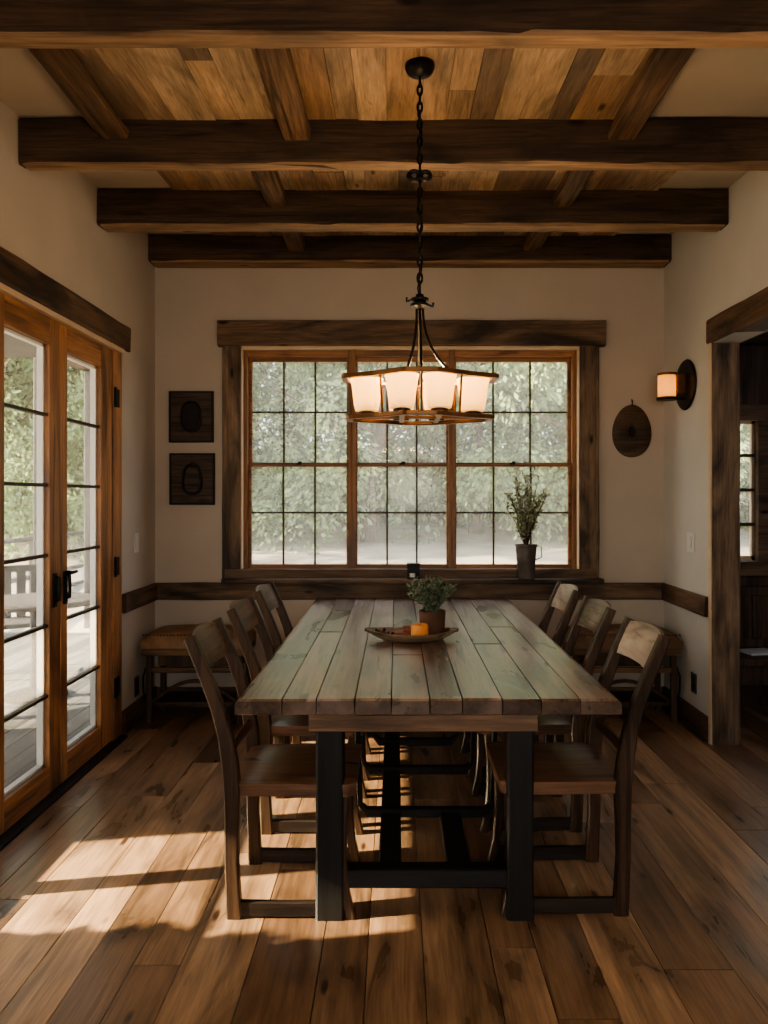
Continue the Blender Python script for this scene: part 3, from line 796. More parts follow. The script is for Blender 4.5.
def ring(sc, z, w, t):
    pts = []
    n = len(RP)
    for i in range(n):
        a, b = Vector(RP[i] ), Vector(RP[(i + 1) % n])
        for q in (0.04, 0.96):
            p = a.lerp(b, q) * sc
            pts.append((CX + p.x, CY + p.y, z))
    return MB().bar(pts, w, t, (0, 0, 1), closed=True)
link('top_ring', ring(1.0, ZT_, 0.016, 0.024), 'bronze', ch)
link('bottom_ring', ring(0.94, ZB_, 0.016, 0.024), 'bronze', ch)
tray_ = MB()
for (a, b) in (((-0.27, 0), (0.27, 0)), ((-0.07, -0.19), (-0.07, 0.19)), ((0.07, -0.19), (0.07, 0.19))):
    tray_.bar([(CX + a[0], CY + a[1], ZB_ + 0.004), (CX + b[0], CY + b[1], ZB_ + 0.004)], 0.02, 0.012, (0, 0, 1) if False else ((0, 1, 0) if a[1] == b[1] else (1, 0, 0)))
link('cross_bars', tray_, 'bronze', ch)
for (px, py) in ((0.0, -0.203), (-0.15, -0.13), (0.15, -0.13), (0.0, 0.203), (-0.15, 0.13), (0.15, 0.13)):
    sc = 0.97
    link('upright', MB().tube([(CX + px * 0.95, CY + py * 0.95, ZB_), (CX + px, CY + py, ZT_)], 0.0045, 6), 'bronze', ch)
for (px, py, b) in ((-0.055, -0.19, -1), (0.1, -0.175, 1), (0.0, 0.2, 0), (0.0, -0.2, 0)):
    pts = []
    for i in range(11):
        q = i / 10
        e = q ** 2.2 if b else q
        pts.append((CX + 0.012 * b + (px - 0.012 * b) * e, CY + py * e, 2.215 + (ZT_ - 2.215) * q))
    link('arm', MB().tube(pts, 0.0055, 6), 'iron', ch)
SH = [(-0.205, 0.0), (-0.07, -0.105), (0.07, -0.105), (0.205, 0.0), (0.07, 0.105), (-0.07, 0.105)]
for (px, py) in SH:
    c = (CX + px, CY + py, 0)
    sk = MB().lathe([(0.0, 1.786), (0.03, 1.786), (0.033, 1.792), (0.033, 1.808), (0.02, 1.812), (0.02, 1.83), (0.0, 1.83)], c, 16)
    so = link('socket', sk, 'iron', ch)
    o = [(0.044, 1.812), (0.049, 1.835), (0.053, 1.87), (0.057, 1.905), (0.064, 1.934)]
    i_ = [(r - 0.003, h) for r, h in reversed(o)]
    link('shade', MB().lathe(o + i_, c, 32, power=2.7), 'shade', so)
    link('bulb', MB().lathe([(0.0, 1.83), (0.010, 1.832), (0.012, 1.85), (0.021, 1.872), (0.021, 1.888), (0.012, 1.902), (0.0, 1.905)], c, 16), 'bulb', so)
    ld = bpy.data.lights.new('shade_lamp', 'POINT'); ld.energy = 0.15; ld.color = (1.0, 0.80, 0.42); ld.shadow_soft_size = 0.02
    lo = bpy.data.objects.new('shade_lamp', ld); C.objects.link(lo); lo.location = (CX + px, CY + py, 1.885)
    ld = bpy.data.lights.new('shade_uplight', 'POINT'); ld.energy = 1.5; ld.color = (1.0, 0.66, 0.34); ld.shadow_soft_size = 0.03
    lo = bpy.data.objects.new('shade_uplight', ld); C.objects.link(lo); lo.location = (CX + px, CY + py, 1.965)

# ------------------------------------------------------------------ things on the table
tr = MB()
def bowl_pt(u, a, inner):
    """u along length -1..1, a across -1..1"""
    hw = 0.105 * max(0.0, 1 - abs(u) ** 2.2) ** 0.75 + 0.006
    rim = 0.046 + 0.016 * u * u
    dep = max(0.012, 0.05 * (1 - abs(u) ** 3))
    th = 0.008 if inner else 0.0
    z = rim - (dep if not inner else max(0.004, dep - 0.012)) * (1 - abs(a) ** 2.4)
    if not inner: z = max(0.0, z - 0.004) if abs(a) < 0.99 else z
    return Vector((0.075 + 0.226 * u * (1 - th * 2), 3.50 + (hw - th) * a, TZ + max(0.001, z)))
nu, na = 28, 14
G = {}
for inn in (0, 1):
    for i in range(nu + 1):
        for j in range(na + 1):
            G[inn, i, j] = tr.bm.verts.new(bowl_pt(i / nu * 2 - 1, j / na * 2 - 1, inn))
for i in range(nu):
    for j in range(na):
        tr.bm.faces.new((G[0, i, j], G[0, i, j + 1], G[0, i + 1, j + 1], G[0, i + 1, j]))
        tr.bm.faces.new((G[1, i, j], G[1, i + 1, j], G[1, i + 1, j + 1], G[1, i, j + 1]))
    for j in (0, na): tr.bm.faces.new((G[0, i, j], G[0, i + 1, j], G[1, i + 1, j], G[1, i, j]))
for j in range(na):
    for i in (0, nu): tr.bm.faces.new((G[0, i, j], G[1, i, j], G[1, i, j + 1], G[0, i, j + 1]))
tr._mark(0, 0.2); tr.smooth = True
tag(link('dough_bowl', tr, 'tray'), 'shallow boat shaped wooden bowl on the dining table', 'bowl')
pp = MB()
for i in range(110):
    u, a = R.uniform(-0.8, 0.8), R.uniform(-0.75, 0.75)
    p = bowl_pt(u, a, 1)
    if (p.x - 0.113) ** 2 + (p.y - 3.47) ** 2 < 0.047 ** 2 or (p.x - 0.178) ** 2 + (p.y - 3.545) ** 2 < 0.07 ** 2 or (-.015 < p.x < .07 and p.y < 3.54): continue
    r = R.uniform(0.005, 0.010)
    pp.lathe([(0, -r), (r * .8, -r * .4), (r, 0.2 * r), (r * .6, r), (0, r * 1.2)], (p.x, p.y, p.z + r * 0.8), 6)
tag(link('potpourri', pp, 'potpourri'), 'dark dried pods scattered in the wooden bowl', 'potpourri', kind='stuff')
cx, cy, cz0 = 0.113, 3.47, TZ + 0.012
cd = thing('pillar_candle', (cx, cy, cz0), 'glowing orange pillar candle in the wooden bowl', 'candle')
link('wax', MB().lathe([(0, cz0), (0.039, cz0), (0.042, cz0 + 0.006), (0.042, cz0 + 0.066), (0.038, cz0 + 0.074), (0.03, cz0 + 0.072), (0.018, cz0 + 0.064), (0, cz0 + 0.063)], (cx, cy, 0), 28), 'candle', cd)
link('wick', MB().tube([(cx, cy, cz0 + 0.06), (cx + 0.002, cy, cz0 + 0.075)], 0.0015, 6), 'wick', cd)
tag(link('wax_block', MB().box(-0.01, 0.066, 3.45, 3.52, TZ + 0.014, TZ + 0.05, bev=0.005), 'red_block'), 'low reddish brown wax block beside the orange candle', 'candle')
tag(link('wax_cube', MB().box(0.034, 0.068, 3.465, 3.50, TZ + 0.0505, TZ + 0.078, bev=0.003), 'red_block'), 'small brown wax cube resting on the low reddish block', 'candle')

def leafy(root, base, name_leaf, mat_leaf, mat_stem, stems, seed, leaf=(0.03, 0.012), per=30, spread=0.12, height=0.17, start=0.15, wob=0.2):
    rr = random.Random(seed); st = MB(); lf = MB(); base = Vector(base)
    for s in range(stems):
        az = rr.uniform(0, 2 * PI); rad = spread * math.sqrt(rr.random()); h = height * rr.uniform(0.7, 1.0) * (1 - 0.35 * (rad / spread) ** 2)
        tip = Vector((rad * math.cos(az), rad * math.sin(az), h))
        pts = []
        for i in range(7):
            q = i / 6
            p = base + Vector((tip.x * q ** 1.3, tip.y * q ** 1.3, tip.z * q))
            p += Vector((rr.uniform(-1, 1), rr.uniform(-1, 1), 0)) * wob * spread * q * 0.35
            pts.append(p)
        st.tube(pts, [0.0022 * (1.2 - 0.8 * i / 6) * (height / 0.17) ** 0.5 for i in range(7)], 5)
        for k in range(per):
            q = start + (1 - start) * (k + rr.random()) / per
            fi = min(5, int(q * 6)); p = pts[fi].lerp(pts[fi + 1], q * 6 - fi)
            d = Vector((rr.uniform(-1, 1), rr.uniform(-1, 1), rr.uniform(-0.1, 1)))
            lf.leaf(p, d, leaf[0] * rr.uniform(0.6, 1.2), leaf[1] * rr.uniform(0.7, 1.2), rr.random())
    link('stem', st, mat_stem, root); link(name_leaf, lf, mat_leaf, root)
px, py, pz = 0.178, 3.555, TZ + 0.014
pt = thing('potted_plant', (px, py, pz), 'small bushy grey green plant in a brown clay pot on the table', 'plant')
link('pot', MB().lathe([(0, pz), (0.056, pz), (0.060, pz + 0.01), (0.065, pz + 0.118), (0.065, pz + 0.125), (0.058, pz + 0.125), (0.056, pz + 0.11), (0, pz + 0.108)], (px, py, 0), 28), 'terracotta', pt)
leafy(pt, (px, py, pz + 0.10), 'foliage', 'leaf_table', 'leaf_table', 60, 5, leaf=(0.032, 0.012), per=34, spread=0.13, height=0.20, start=0.2)

# ------------------------------------------------------------------ things on the window sill
bx, by, bz = 0.90, 5.035, 0.915
vp = thing('potted_shrub', (bx, by, bz), 'tall tapered zinc pot with twiggy olive green branches on the window sill', 'plant')
pot = link('pot', MB().lathe([(0, bz), (0.054, bz), (0.056, bz + 0.006), (0.074, bz + 0.226), (0.08, bz + 0.23), (0.08, bz + 0.238), (0.073, bz + 0.238), (0.068, bz + 0.215), (0, bz + 0.21)], (bx, by - 0.02, 0), 28, sx=1.0, sy=0.7), 'zinc', vp)
for s in (1,):
    hh = MB().tube([(bx + s * 0.074, by - 0.02, bz + 0.225), (bx + s * 0.105, by - 0.02, bz + 0.225), (bx + s * 0.108, by - 0.02, bz + 0.15), (bx + s * 0.068, by - 0.02, bz + 0.13)], 0.004, 6)
    link('handle', hh, 'zinc', pot)
leafy(vp, (bx, by - 0.03, bz + 0.2), 'foliage', 'leaf_sill', 'chair_post', 26, 9, leaf=(0.045, 0.015), per=30, spread=0.17, height=0.60, start=0.25, wob=0.5)
sx_, sy_ = 0.121, 5.04
ln = thing('tealight_holder', (sx_, sy_, 0.915), 'small dark metal tealight box on the window sill', 'candle holder')
ln_b = MB()
for (a, b) in ((-0.042, -0.034), (0.034, 0.042)):
    for (c, d) in ((-0.04, -0.032), (0.032, 0.04)):
        ln_b.box(sx_ + a, sx_ + b, sy_ + c, sy_ + d, 0.915, 1.012)
ln_b.box(sx_ - .042, sx_ + .042, sy_ - .04, sy_ + .04, 0.915, 0.925, bev=0.002).box(sx_ - .046, sx_ + .046, sy_ - .044, sy_ + .044, 1.008, 1.02, bev=0.003)
ln_b.box(sx_ - .036, sx_ + .036, sy_ + .03, sy_ + .036, 0.92, 1.01)
link('case', ln_b, 'iron', ln)
link('tealight', MB().lathe([(0, 0.925), (0.02, 0.925), (0.02, 0.95), (0.016, 0.947), (0, 0.946)], (sx_ - 0.008, sy_ - 0.01, 0), 16), 'white', ln)

# ------------------------------------------------------------------ wall things
def square_plaque(x0, x1, z0, z1, lab, seed, nub):
    r = thing('wall_plaque', ((x0 + x1) / 2, YB, z0), lab, 'wall art', 'square wooden plaques left of the window')
    b = MB()
    n = 5
    for i in range(n):
        za = z0 + (z1 - z0) * i / n; zb = z0 + (z1 - z0) * (i + 1) / n
        b.box(x0 + 0.008, x1 - 0.008, YB - 0.016, YB - 0.002, za, zb, bev=0.001, rnd=R.random() * 0.3)
    link('board', b, 'plaque', r)
    f = MB().box(x0, x0 + 0.014, YB - 0.024, YB - 0.001, z0, z1, bev=0.002).box(x1 - 0.014, x1, YB - 0.024, YB - 0.001, z0, z1, bev=0.002)
    f.box(x0, x1, YB - 0.024, YB - 0.001, z0, z0 + 0.012, bev=0.002).box(x0, x1, YB - 0.024, YB - 0.001, z1 - 0.012, z1, bev=0.002)
    link('rim', f, 'plaque_dark', r)
    cx, cz = (x0 + x1) / 2, (z0 + z1) / 2
    def out(sc, zs=1.0):
        pts = []
        for k in range(26):
            a = 2 * PI * k / 26
            ca, sa = math.cos(a), math.sin(a); pw = 2.6
            q = (abs(ca) ** pw + abs(sa) ** pw) ** (-1 / pw)
            ww = 0.064 * (1.0 - (0.12 * sa if nub else 0.0))
            pts.append(Vector((cx + q * ca * ww * sc, YB - 0.02, cz + q * sa * 0.102 * sc)))
        return pts
    o = MB().tube(out(1.0), 0.011, 6, closed=True)
    if nub: o.tube([(cx, YB - 0.02, cz + 0.10), (cx, YB - 0.02, cz + 0.118)], 0.012, 6)
    link('oval_ring', o, 'plaque_dark', r)
    c = MB(); c.bm.faces.new([c.bm.verts.new(p + Vector((0, 0.0015, 0))) for p in out(0.92)])
    c.bm.faces.new([c.bm.verts.new(p + Vector((0, 0.004, 0))) for p in out(0.92)])
    link('oval_panel', c, 'plaque_dark' if not nub else 'plaque', r)
square_plaque(-1.598, -1.285, 1.864, 2.225, 'dark square wooden plaque with rounded oval, upper of the two left of the window', 1, False)
square_plaque(-1.594, -1.276, 1.425, 1.788, 'dark square wooden plaque with egg shaped oval and nub, lower of the two', 2, True)

gx, gz = 1.663, 1.945
gd = thing('hanging_disc', (gx, YB, 1.76), 'egg shaped brown woven disc hanging on the wall right of the window', 'wall decoration')
g = MB()
prof = [(0.0, -0.010), (0.018, -0.010), (0.024, -0.020), (0.05, -0.026), (0.09, -0.024), (0.125, -0.020), (0.137, -0.012), (0.137, -0.002), (0, -0.002)]
g.lathe(prof, (gx, YB, gz), 36, axis='y')
for v in g.bm.verts:
    t = (v.co.z - gz) / 0.137
    v.co.z = gz + (v.co.z - gz) * 1.36
    v.co.x = gx + (v.co.x - gx) * (1 - 0.10 * t)
link('disc', g, 'gourd', gd)
link('centre', MB().lathe([(0, -0.03), (0.022, -0.03), (0.026, -0.02), (0.026, -0.008), (0, -0.008)], (gx, YB, gz - 0.005), 18, axis='y', sy=1.4), 'plaque_dark', gd)
link('hook', MB().tube([(gx, YB - 0.002, 2.165), (gx, YB - 0.02, 2.16), (gx, YB - 0.02, 2.14), (gx, YB - 0.012, 2.12)], 0.005, 6), 'iron', gd)

# sconce on the right wall
sy, sz = 4.72, 2.21
sc = thing('wall_sconce', (XR, sy, sz), 'lit wall sconce with round black backplate and amber glass cylinder', 'wall lamp')
link('backplate', MB().lathe([(0, -0.002), (0.16, -0.002), (0.165, -0.008), (0.158, -0.016), (0.12, -0.02), (0.0, -0.022)], (XR, sy, sz), 36, axis='x'), 'iron', sc)
link('bracket', MB().box(XR - 0.075, XR - 0.018, sy - 0.035, sy + 0.035, sz - 0.06, sz + 0.07, bev=0.006), 'bronze', sc)
cxs = XR - 0.13; c = (cxs, sy, 0)
hold = MB().lathe([(0, sz - 0.10), (0.062, sz - 0.10), (0.066, sz - 0.095), (0.066, sz - 0.082), (0.05, sz - 0.08), (0, sz - 0.08)], c, 24)
hold.bar([(XR - 0.02, sy, sz - 0.09), (cxs + 0.05, sy, sz - 0.09)], 0.04, 0.012, (0, 1, 0))
link('holder', hold, 'iron', sc)
link('shade', MB().lathe([(0.056, sz - 0.08), (0.056, sz + 0.065), (0.053, sz + 0.065), (0.053, sz - 0.08)], c, 28), 'sconce_glass', sc)
rim = MB().lathe([(0.058, sz + 0.06), (0.061, sz + 0.065), (0.061, sz + 0.076), (0.052, sz + 0.076), (0.052, sz + 0.06)], c, 28)
link('shade_rim', rim, 'bronze', sc)
link('bulb', MB().lathe([(0, sz - 0.08), (0.012, sz - 0.078), (0.016, sz - 0.03), (0.012, sz + 0.0), (0, sz + 0.006)], c, 14), 'bulb', sc)
ld = bpy.data.lights.new('sconce_lamp', 'POINT'); ld.energy = 0.085; ld.color = (1.0, 0.72, 0.24); ld.shadow_soft_size = 0.02
lo = bpy.data.objects.new('sconce_lamp', ld); C.objects.link(lo); lo.location = (cxs, sy, sz + 0.035)

# switches and outlets
def wall_plate(side, y, z, h, w, mat, name, lab, cat, paddle):
    xw = XL if side < 0 else XR
    a, b = (xw, xw + 0.006) if side < 0 else (xw - 0.006, xw)
    r = thing(name, (xw, y, z - h / 2), lab, cat)
    link('plate', MB().box(a, b, y - w / 2, y + w / 2, z - h / 2, z + h / 2, bev=0.002), mat, r)
    a2, b2 = (xw + 0.005, xw + 0.011) if side < 0 else (xw - 0.011, xw - 0.005)
    if paddle:
        link('rocker', MB().box(a2, b2, y - w * 0.2, y + w * 0.2, z - h * 0.3, z + h * 0.3, bev=0.002), mat, r)
    else:
        for s in (-1, 1):
            link('receptacle', MB().box(a2, b2, y - w * 0.28, y + w * 0.28, z + s * h * 0.22 - h * 0.13, z + s * h * 0.22 + h * 0.13, bev=0.003), 'iron', r)
wall_plate(-1, 4.75, 1.18, 0.125, 0.075, 'switch', 'light_switch', 'off white light switch between the glazed doors and the plaques', 'switch', True)
wall_plate(1, 4.65, 1.19, 0.125, 0.11, 'switch', 'light_switch', 'off white light switch beside the cased opening', 'switch', True)
wall_plate(-1, 4.75, 0.24, 0.125, 0.075, 'brown_plate', 'power_outlet', 'brown power outlet low on the wall by the glazed doors', 'outlet', False)
wall_plate(1, 4.6, 0.30, 0.125, 0.075, 'brown_plate', 'power_outlet', 'brown power outlet low on the wall by the cased opening', 'outlet', False)

# ------------------------------------------------------------------ corner benches
def bench(x0, x1, lab, leather, wallside):
    y0, y1 = 4.73, 5.09
    r = thing('corner_bench', ((x0 + x1) / 2, (y0 + y1) / 2, 0), lab, 'bench')
    cu = MB()
    nx, ny = 20, 12
    T_, B_ = [], []
    for i in range(nx + 1):
        tr_, br_ = [], []
        for j in range(ny + 1):
            u, v = i / nx * 2 - 1, j / ny * 2 - 1
            px = (x0 + x1) / 2 + (x1 - x0) / 2 * u; py = (y0 + y1) / 2 + (y1 - y0) / 2 * v
            e = (1 - abs(u) ** 8) * (1 - abs(v) ** 7)
            z = 0.49 + 0.098 * max(0, e) ** 0.22 + 0.018 * (1 - u * u) * (1 - v * v)
            ins = 0.006
            tr_.append(cu.bm.verts.new((px, py, z if 0 < i < nx and 0 < j < ny else 0.535)))
            br_.append(cu.bm.verts.new((px, py, 0.49)))
        T_.append(tr_); B_.append(br_)
    f = cu.bm.faces.new
    for i in range(nx):
        for j in range(ny):
            f((T_[i][j], T_[i + 1][j], T_[i + 1][j + 1], T_[i][j + 1])); f((B_[i][j], B_[i][j + 1], B_[i + 1][j + 1], B_[i + 1][j]))
        for j in (0, ny): f((T_[i][j], B_[i][j], B_[i + 1][j], T_[i + 1][j]))
    for j in range(ny):
        for i in (0, nx): f((T_[i][j], T_[i][j + 1], B_[i][j + 1], B_[i][j]))
    cu._mark(0, 0.5); cu.smooth = True
    co = link('cushion', cu, leather, r)
    sd = MB()
    n = 30
    for k in range(n):
        xx = x0 + 0.02 + (x1 - x0 - 0.04) * k / (n - 1)
        sd.lathe([(0, -0.006), (0.005, -0.003), (0.006, 0.004), (0, 0.004)], (xx, y0 - 0.001, 0.578), 6, axis='y')
    link('studs', sd, 'stud', co)
    link('seat_frame', MB().box(x0 + .004, x1 - .004, y0 + .004, y1 - .004, 0.442, 0.49, bev=0.006), 'bench_wood', r)
    link('drawer_box', MB().box(x0 + 0.10, x1 - 0.10, y0 + 0.05, y1 - 0.02, 0.365, 0.442, bev=0.004), 'bench_dark', r)
    for xx in (x0 + 0.03, x1 - 0.065):
        for yy in (y0 + 0.02, y1 - 0.055):
            link('leg', MB().beam('z', 0, 0.442, xx, xx + 0.035, yy, yy + 0.035, jit=0.003, ch=0.004), 'bench_dark', r)
    st = MB().box(x0 + 0.02, x1 - 0.02, y0 + 0.025, y0 + 0.05, 0.325, 0.36, bev=0.004).box(x0 + 0.02, x1 - 0.02, y1 - 0.05, y1 - 0.025, 0.325, 0.36, bev=0.004)
    link('stretcher', st, 'bench_wood', r)
    link('shelf', MB().box(x0 + 0.05, x1 - 0.05, y0 + 0.06, y1 - 0.03, 0.10, 0.125, bev=0.004), 'bench_dark', r)
    ar = MB()
    xa, xb = x0 + 0.06, x1 - 0.06
    ar.bar([(xa + (xb - xa) * q, y0 + 0.04, 0.13 + 0.14 * math.sin(PI * q)) for q in [i / 12 for i in range(13)]], 0.02, 0.022, (0, 1, 0))
    link('arched_brace', ar, 'bench_dark', r)
    xs = x0 + 0.008 if wallside < 0 else x1 - 0.008
    sg = 1 if wallside < 0 else -1
    sb_ = MB().tube([(xs + sg * 0.02, y0 + 0.03, 0.36), (xs, y0 + 0.03, 0.30), (xs + sg * 0.002, y0 + 0.03, 0.2), (xs + sg * 0.03, y0 + 0.03, 0.11)], 0.006, 6)
    link('side_brace', sb_, 'iron', r)
    return r
bench(-1.668, -0.98, 'tan leather topped bench with studs in the corner by the glazed doors', 'leather', -1)
bench(1.14, 1.872, 'brown leather topped bench in the corner by the cased opening', 'leather_dark', 1)

# ------------------------------------------------------------------ outside
# ground rising gently away from the house
gd_ = MB()
def gz_(x, y):
    d = max(0.0, y - YB - 1.0); e = max(0.0, -x - 6.0)
    return -0.22 + min(1.2, 0.075 * d) + 0.04 * max(0, d - 12) + min(1.0, 0.05 * e) + 0.05 * noise.noise((x * 0.4, y * 0.4, 0))
NX, NY = 40, 40
V = [[gd_.bm.verts.new((-34 + 70 * i / NX, -8 + 60 * j / NY, gz_(-34 + 70 * i / NX, -8 + 60 * j / NY) if True else 0)) for j in range(NY + 1)] for i in range(NX + 1)]
for i in range(NX):
    for j in range(NY): gd_.bm.faces.new((V[i][j], V[i + 1][j], V[i + 1][j + 1], V[i][j + 1]))
gd_._mark(0, 0.5); gd_.smooth = True
tag(link('ground', gd_, 'ground'), 'pale dry ground outside the windows', 'ground', kind='structure')
# porch deck by the doors
dk = MB(); x = -4.9
while x < XL - T - 0.01:
    dk.box(x, min(x + 0.135, XL - T - 0.005), -2.0, 11.5, -0.12, -0.05, bev=0.003); x += 0.14
tag(link('porch_deck', dk, 'deck'), 'grey board porch deck outside the glazed doors', 'deck', kind='structure')
# unseen roof added to cut the sun short on the floor
tag(link('porch_roof', MB().box(-5.3, XL - T - 0.005, -2.5, 5.3, 2.50, 2.58), 'deck'), 'board roof over the near end of the porch', 'roof', kind='structure')
def post(x, y, w, top, lab):
    tag(link('porch_post', MB().beam('z', -0.05, top, x - w / 2, x + w / 2, y - w / 2, y + w / 2, jit=0.004), 'greypost'), lab, 'post', 'porch posts outside the glazed doors')
post(-3.55, 7.22, 0.09, 2.94, 'pale porch post seen through the nearer glazed door leaf')
post(-3.55, 8.42, 0.11, 2.94, 'wide grey porch post seen through the farther glazed door leaf')
tag(link('porch_beam', MB().beam('y', 5.5, 8.6, -3.66, -3.44, 2.95, 3.3, jit=0.006), 'joist'), 'weathered brown porch beam above the posts outside', 'beam')
# unseen slatted screen added to block low sun through the doors
scn = thing('porch_screen', (-2.9, 3.7, -0.05), 'low grey slatted screen standing on the porch deck', 'screen')
q = MB()
for k in range(8): q.box(-2.915, -2.885, 2.86, 4.7, 0.0 + k * 0.134, 0.128 + k * 0.134, bev=0.003)
link('slat_panel', q, 'deck', scn)
for yy in (2.86, 3.76, 4.64): link('post', MB().box(-2.885, -2.82, yy, yy + 0.06, -0.05, 1.06), 'greypost', scn)
shr = thing('porch_shrub', (-2.45, 1.72, -0.05), 'rounded leafy shrub in a grey pot on the porch deck', 'plant')  # out of view, added to curve the edge of the sun patch
link('pot', MB().lathe([(0, -0.05), (0.2, -0.05), (0.26, 0.22), (0.27, 0.25), (0.23, 0.25), (0, 0.23)], (-2.45, 1.72, 0), 20), 'greypost', shr)
sh_ = MB(); rs = random.Random(2)
for k in range(5200):
    d = Vector((rs.gauss(0, 1), rs.gauss(0, 1), rs.gauss(0, 1))).normalized()
    rr_ = (0.6 + 0.4 * rs.random()) * (1 + 0.12 * noise.noise(d * 2.2))
    sh_.leaf(Vector((-2.45, 1.72, 0.62)) + Vector((d.x * 0.44, d.y * 0.50, d.z * 0.42)) * rr_, (d.x, d.y, d.z + 0.2), 0.07, 0.04, rs.random())
link('foliage', sh_, 'leaf_tree', shr)
# railing
rl = thing('porch_railing', (-4.8, 9.0, -0.05), 'pale horizontal porch railing outside the glazed doors', 'railing')
q = MB()
for z in (0.15, 0.40, 0.65, 0.9): q.box(-4.83, -4.79, 6.0, 11.4, z, z + 0.06, bev=0.004)
link('rail', q, 'deck', rl)
for yy in (6.0, 7.8, 9.6, 11.34): link('post', MB().box(-4.86, -4.78, yy, yy + 0.08, -0.05, 1.0), 'greypost', rl)
# patio table and chairs
ptx, pty = -2.75, 5.55
ptb = thing('patio_table', (ptx, pty, -0.05), 'round grey patio table on the porch outside the doors', 'table')
link('tabletop', MB().lathe([(0, 0.66), (0.42, 0.66), (0.43, 0.67), (0.43, 0.69), (0.42, 0.70), (0, 0.70)], (ptx, pty, 0), 32), 'greypost', ptb)
link('pedestal', MB().lathe([(0, -0.05), (0.22, -0.05), (0.22, -0.02), (0.05, 0.03), (0.035, 0.3), (0.05, 0.62), (0.15, 0.66), (0, 0.66)], (ptx, pty, 0), 20), 'iron', ptb)
def patio_chair(x, y, rot, lab):
    r = thing('patio_chair', (0, 0, 0), lab, 'chair', 'patio chairs on the porch')
    link('seat', MB().box(-0.22, 0.22, -0.22, 0.22, 0.42, 0.46, bev=0.01), 'greypost', r)
    b = MB()
    for k in range(4): b.box(-0.23, -0.20, -0.21 + k * 0.115, -0.135 + k * 0.115, 0.46, 0.9, bev=0.004)
    b.box(-0.235, -0.195, -0.22, 0.22, 0.86, 0.92, bev=0.005)
    link('backrest', b, 'greypost', r)
    for sx in (-1, 1):
        for sy in (-1, 1): link('leg', MB().box(sx * 0.2 - 0.02, sx * 0.2 + 0.02, sy * 0.2 - 0.02, sy * 0.2 + 0.02, 0, 0.42), 'greypost', r)
    r.location = (x, y, -0.05); r.rotation_euler = (0, 0, rot)
patio_chair(-3.3, 6.3, -1.0, 'grey patio chair behind the round patio table')
patio_chair(-3.05, 4.95, 0.9, 'grey patio chair on the near side of the round patio table')

# trees
def make_tree(h, crown_r, seed, mat, n, low=0.15):
    rr = random.Random(seed)
    t = thing('tree', (0, 0, 0), 'x', 'tree')
    tk = MB().tube([(0.15 * math.sin(i * 0.9 + seed), 0.15 * math.cos(i * 1.1), h * 0.85 * i / 6) for i in range(7)], [0.20, 0.16, 0.14, 0.12, 0.09, 0.06, 0.03], 8)
    for k in range(9):
        z = h * rr.uniform(0.2, 0.75); a = rr.uniform(0, 2 * PI); L_ = crown_r * rr.uniform(0.6, 1.0)
        tk.tube([(0, 0, z), (L_ * 0.5 * math.cos(a), L_ * 0.5 * math.sin(a), z + 0.4), (L_ * math.cos(a), L_ * math.sin(a), z + 0.9)], [0.06, 0.04, 0.015], 6)
    tk.smooth = True
    link('trunk', tk, 'bark', t)
    lf = MB()
    cl_ = []
    for k in range(80):
        z = low + (1 - low) * rr.random()
        r = crown_r * math.sqrt(rr.random()) * (1.0 - 0.6 * max(0, z - 0.35)); a = rr.uniform(0, 2 * PI)
        cl_.append((Vector((r * math.cos(a), r * math.sin(a), z * h)), rr.uniform(0.35, 0.8), rr.random()))
    for k in range(n):
        c, s, tone = rr.choice(cl_)
        d = Vector((rr.gauss(0, 1), rr.gauss(0, 1), rr.gauss(0, 0.8)))
        d = d.normalized() * s * (0.55 + 0.5 * rr.random())
        p = c + d
        lf.leaf(p, (d.x + rr.uniform(-.5, .5), d.y + rr.uniform(-.5, .5), d.z - 0.4), rr.uniform(0.07, 0.17), rr.uniform(0.04, 0.09), min(1, max(0, 0.6 * tone + 0.4 * rr.random())))
    link('foliage', lf, mat, t)
    return t
protos = [make_tree(7.5, 2.0, 3, 'leaf_tree', 20000, 0.05), make_tree(8.5, 2.3, 8, 'leaf_tree', 22000, 0.04), make_tree(6.5, 2.2, 21, 'leaf_tree2', 20000, 0.03)]
first = [True] * 3
def plant_tree(k, x, y, s, rot, label, group):
    o = protos[k] if first[k] else copy_tree(protos[k]); first[k] = False
    o.location = (x, y, gz_(x, y) - 0.05); o.rotation_euler = (0, 0, rot); o.scale = (s, s, s)
    o['label'] = label; o['group'] = group
LW = 'pale green leafy tree in the woods outside the wide window'
LD = 'pale green leafy tree beyond the porch outside the glazed doors'
rt = random.Random(4)
for (x, y) in ((-5.2, 15.5), (-2.6, 17.2), (-0.4, 15.8), (1.9, 17.5), (4.0, 15.2), (6.4, 16.6), (-7.5, 18.5), (-4.2, 21), (-1.5, 21.5), (0.9, 21), (3.3, 21.8), (5.9, 21), (8.6, 20), (10.5, 16), (-6.4, 26), (-0.6, 27), (5.2, 27), (12.5, 22)):
    plant_tree(rt.randrange(3), x, y, rt.uniform(0.9, 1.25), rt.uniform(0, 6.28), LW, 'trees outside the wide window')
for (x, y) in ((-8.5, 13.5), (-9.2, 16.5), (-10.5, 19), (-11.8, 15.8), (-12.5, 19.5), (-8.6, 22), (-14, 23), (-11.5, 24.5), (-16, 19.5), (-14.5, 28)):
    plant_tree(rt.randrange(3), x, y, rt.uniform(0.9, 1.25), rt.uniform(0, 6.28), LD, 'trees outside the glazed doors')

